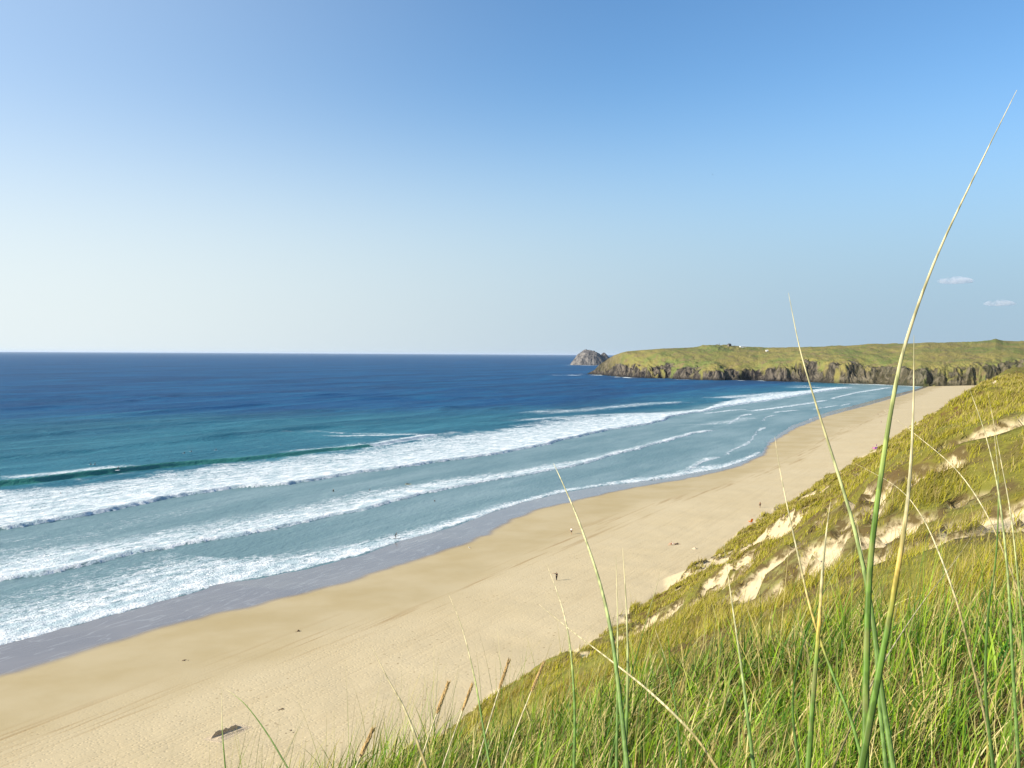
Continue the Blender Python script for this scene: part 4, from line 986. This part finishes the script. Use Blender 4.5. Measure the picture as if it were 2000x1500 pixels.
heap(1357,1072, mound(.5, .42), 24, 24, 2.2, 2.6, .3, 'sand_mound', 'small mound of sand right of the sunbathers', 'mound')
g = NT('drift_weed'); M_WEED = g.done(g.n('BsdfPrincipled', {'Base Color': g.mix(g.noise(6, 3), (.05, .032, .015), (.17, .11, .05)), 'Roughness': .8}))
def weed(px, py, w_, l_, label):
    f = lambda A, B_: .34 * np.clip(fbm(A * 2.1 + px, B_ * 2.1 + 5, 3, 411) + .22 * np.exp(-(A / w_) ** 2 - (B_ / l_) ** 2) - .64, -.3, 1) * 2 * np.exp(-(A / w_ / 2) ** 4) - .04 + (-.2) * (1 - np.exp(-(A / w_ / 2) ** 4 - (B_ / l_ / 2) ** 4))
    o = heap(px, py, f, 50, 40, w_ * 4, l_ * 4, .2, 'seaweed_clump', label, 'seaweed', M_WEED); o['group'] = 'dark strandline clumps'
weed(365,1290, 1.0, .35, 'scattered dark weed on the golden damp sand, nearest the left edge')
weed(583,1233, .7, .3, 'dark weed on the damp sand above the tide line')
weed(549,1386, .4, .35, 'dark weed fragments on dry sand, upper of the two near the trench')
weed(566,1429, .4, .4, 'dark weed lump on dry sand right of the trench')
# ================================================================== birds
M_GULL = plain('gull_plumage', (.78, .76, .70), .7, .2, .06); M_DARKB = plain('dark_plumage', (.05, .05, .055), .7, .2, .1)
gl = skin_mesh('gull', [(0,0,.24),(0,.14,.27),(0,.2,.36),(0,.23,.42),(0,.31,.41),(0,-.16,.22),(0,-.3,.2),(.035,.0,.12),(.035,.01,.01),(.035,.06,.005),(-.035,.0,.12),(-.035,.01,.01),(-.035,.06,.005)],
    [.11,.09,.05,.055,.014,.07,.02,.012,.01,.01,.012,.01,.01], [(0,1),(1,2),(2,3),(3,4),(0,5),(5,6),(0,7),(7,8),(8,9),(0,10),(10,11),(11,12)], M_GULL)
gl.scale = (1.15,) * 3; gl.location = on_land(917,1071.5); gl.rotation_euler = (0, 0, 1.9); tag(gl, 'pale gull standing on the golden sand near the wet edge', 'bird')
fl = skin_mesh('seabird', [(0,0,0),(0,.16,.01),(0,.24,.02),(0,.3,.0),(0,-.16,0),(0,-.3,.01),(.16,.05,.06),(.4,.02,.10),(.66,-.1,.02),(-.16,.05,.06),(-.4,.02,.10),(-.66,-.1,.02)],
    [.075,.055,.04,.01,.055,.03,(.012,.06),(.01,.045),(.006,.012),(.012,.06),(.01,.045),(.006,.012)], [(0,1),(1,2),(2,3),(0,4),(4,5),(0,6),(6,7),(7,8),(0,9),(9,10),(10,11)], M_DARKB)
fl.location = Vector((EYE + ray(1392, 341) * 430).tolist()); fl.rotation_euler = (.2, .35, .9); tag(fl, 'dark bird flying high in the clear sky', 'bird')
# ================================================================== on the headland
M_STONE = plain('grey_stone', (.16, .14, .12), .9, .1, .25, 2); M_LIMEW = plain('limewash', (.75, .73, .68), .85, .1, .05, 2); M_SLATE = plain('slate_roof', (.07, .075, .085), .7, .2, .15, 3); M_PALER = plain('pale_sheet_roof', (.42, .48, .52), .6, .3, .08, 2)
def house(px, fr, w_, l_, h_, rf, wall, roof, rz, label, name='stone_hut', dz=0):
    p = head_z(px, fr); e = empty(name, p.tolist(), rz)
    link_mesh('wall', *boxes([(0,0,h_/2-1.5,w_,l_,h_+3)]), wall, e)
    V = [(-w_/2-.3,-l_/2-.3,h_),(w_/2+.3,-l_/2-.3,h_),(w_/2+.3,l_/2+.3,h_),(-w_/2-.3,l_/2+.3,h_),(-w_/2-.3,0,h_+rf),(w_/2+.3,0,h_+rf)]
    link_mesh('roof', V, [(0,1,5,4),(2,3,4,5),(0,4,3),(1,2,5),(0,3,2,1)], roof, e)
    link_mesh('door', *boxes([(w_*.1,-l_/2-.03,1.0,.95,.08,2.0)]), M_SLATE, e)
    for k_ in (-.3, .35): link_mesh('window', *boxes([(w_*k_,-l_/2-.03,1.5,.9,.08,.9)]), M_SLATE, e)
    return tag(e, label, 'building')
house(1424, .80, 6.5, 5, 3.4, 2.2, M_STONE, M_SLATE, .5, 'small dark stone hut on the headland below the skyline rocks')
house(1450, .82, 13, 6, 2.6, 1.6, M_LIMEW, M_PALER, .2, 'long low building with pale grey roof on the headland', 'low_building')
house(1498, .66, 4.5, 3.5, 2.2, 1.4, M_LIMEW, M_LIMEW, .1, 'tiny white cottage halfway up the green headland', 'cottage')
p = head_z(1404, .97); po = skin_mesh('stone_stack', [(0,0,-1),(0.05,0,1.6),(0,.05,3.4),(0,0,4.8)], [.85,.7,.55,.35], [(0,1),(1,2),(2,3)], M_STONE); po.location = p.tolist()
tag(po, 'slim dark stone stack standing on the skyline of the headland', 'cairn')
# ================================================================== clouds
g = NT('cloud_vapour'); P = g.n('TexCoord').outputs['Object']
SC.cycles.volume_bounces = 12
nz = g.noise(.006, 4, .6, P); dn = g.math('MULTIPLY', g.sst(nz, .42, .60), .008)
g.t.links.new(g.n('VolumePrincipled', {'Color': (1, 1, 1), 'Density': dn, 'Anisotropy': .3}).outputs[0], g.out.inputs['Volume']); M_CLOUD = g.m
def cloud(px, py, wpx, hpx, dist, label):
    c_ = EYE + ray(px, py) * dist; k_ = dist / FX; bm = bmesh.new()
    bmesh.ops.create_icosphere(bm, subdivisions=4, radius=1.0)
    for v in bm.verts:
        a = v.co.copy(); f = .75 + .5 * float(fbm(np.array([a.x * 2.2 + 7 + px]), np.array([a.z * 2 + a.y * 2]), 3, 501)[0])
        v.co = Vector((a.x * wpx / 2 * k_ * f, a.y * wpx / 2.6 * k_ * f, (a.z if a.z > 0 else a.z * .45) * hpx / 2 * k_ * f))
    me = bpy.data.meshes.new('cloud'); bm.to_mesh(me); bm.free(); me.materials.append(M_CLOUD)
    o = bpy.data.objects.new('cloud', me); COL.objects.link(o); o.location = c_.tolist()
    return tag(o, label, 'cloud', 'small faint clouds')
cloud(1866, 550, 62, 17, 16000, 'brighter wisp of cloud right of the tallest grass blade')
cloud(1952, 594, 50, 15, 16000, 'faint wisp of cloud lower down near the right edge')
# ================================================================== light and sky
SUN_EL = math.radians(27); SUN_AZ = math.atan2(-.93, -.36)      # azimuth from +Y towards +X
w = bpy.data.worlds.new('World'); SC.world = w; w.use_nodes = True
nt = w.node_tree; nt.nodes.clear()
sky = nt.nodes.new('ShaderNodeTexSky'); sky.sky_type = 'NISHITA'; sky.sun_disc = False
sky.sun_elevation = SUN_EL; sky.sun_rotation = SUN_AZ
sky.altitude = 0; sky.air_density = 1.0; sky.dust_density = .6; sky.ozone_density = 3.0
bg = nt.nodes.new('ShaderNodeBackground'); bg.inputs[1].default_value = .112
out = nt.nodes.new('ShaderNodeOutputWorld')

# sea air: the yellow of the model's horizon is washed to a pale blue-white, palest under the sun's side
tc = nt.nodes.new('ShaderNodeTexCoord'); sep = nt.nodes.new('ShaderNodeSeparateXYZ'); nt.links.new(tc.outputs['Generated'], sep.inputs[0])
def mr(sock, a, b, c, d, typ='SMOOTHSTEP'):
    n = nt.nodes.new('ShaderNodeMapRange'); n.interpolation_type = typ; nt.links.new(sock, n.inputs[0])
    for i, v in enumerate((a, b, c, d)): n.inputs[i + 1].default_value = v
    return n.outputs[0]
def mixc(f, a, b):
    n = nt.nodes.new('ShaderNodeMix'); n.data_type = 'RGBA'
    for s_, v in ((n.inputs[0], f), (n.inputs[6], a), (n.inputs[7], b)):
        if isinstance(v, bpy.types.NodeSocket): nt.links.new(v, s_)
        else: s_.default_value = v if not isinstance(v, tuple) else (*v, 1)
    return n.outputs[2]
hz = mixc(mr(sep.outputs[0], -.62, .5, 0, 1), (4.7, 5.15, 5.2), (1.95, 2.85, 3.75))
up = nt.nodes.new('ShaderNodeMath'); up.operation = 'ABSOLUTE'; nt.links.new(sep.outputs[2], up.inputs[0])
hs_ = nt.nodes.new('ShaderNodeHueSaturation'); hs_.inputs['Saturation'].default_value = 1.18; nt.links.new(sky.outputs[0], hs_.inputs['Color'])
glow = mixc(mr(sep.outputs[0], .15, -.75, 0, .55), hs_.outputs[0], (4.0, 5.0, 6.3))
skyc = mixc(mr(up.outputs[0], .0, .31, .93, 0, 'SMOOTHERSTEP'), glow, hz)
nt.links.new(skyc, bg.inputs[0]); nt.links.new(bg.outputs[0], out.inputs[0])
sd = bpy.data.lights.new('sun', 'SUN'); sd.energy = 5.0; sd.angle = math.radians(.55); sd.color = (1, .93, .80)
so = bpy.data.objects.new('sun', sd); COL.objects.link(so)
dirv = Vector((math.sin(SUN_AZ) * math.cos(SUN_EL), math.cos(SUN_AZ) * math.cos(SUN_EL), math.sin(SUN_EL)))
so.rotation_euler = dirv.to_track_quat('Z', 'Y').to_euler(); so.location = (0, 0, 200)
SC.view_settings.view_transform = 'Standard'; SC.view_settings.look = 'None'
SC.view_settings.exposure = 0.68; SC.view_settings.gamma = 1.0

# ================================================================== haze over the sea
g = NT('sea_air')
v = g.n('VolumePrincipled', {'Color': (.86, .93, 1.0), 'Density': 1.2e-5, 'Anisotropy': .2})
g.t.links.new(v.outputs[0], g.out.inputs['Volume'])
M_HAZE = g.m
bm = bmesh.new(); bmesh.ops.create_cube(bm, size=1.0)
for q in bm.verts: q.co = Vector((q.co.x * 400000, q.co.y * 400000, -25 + (q.co.z + .5) * 150))
me = bpy.data.meshes.new('haze'); bm.to_mesh(me); bm.free(); me.materials.append(M_HAZE)
hzo = bpy.data.objects.new('haze', me); COL.objects.link(hzo); tag(hzo, 'thin pale sea haze fading the far horizon', None, None, 'stuff')
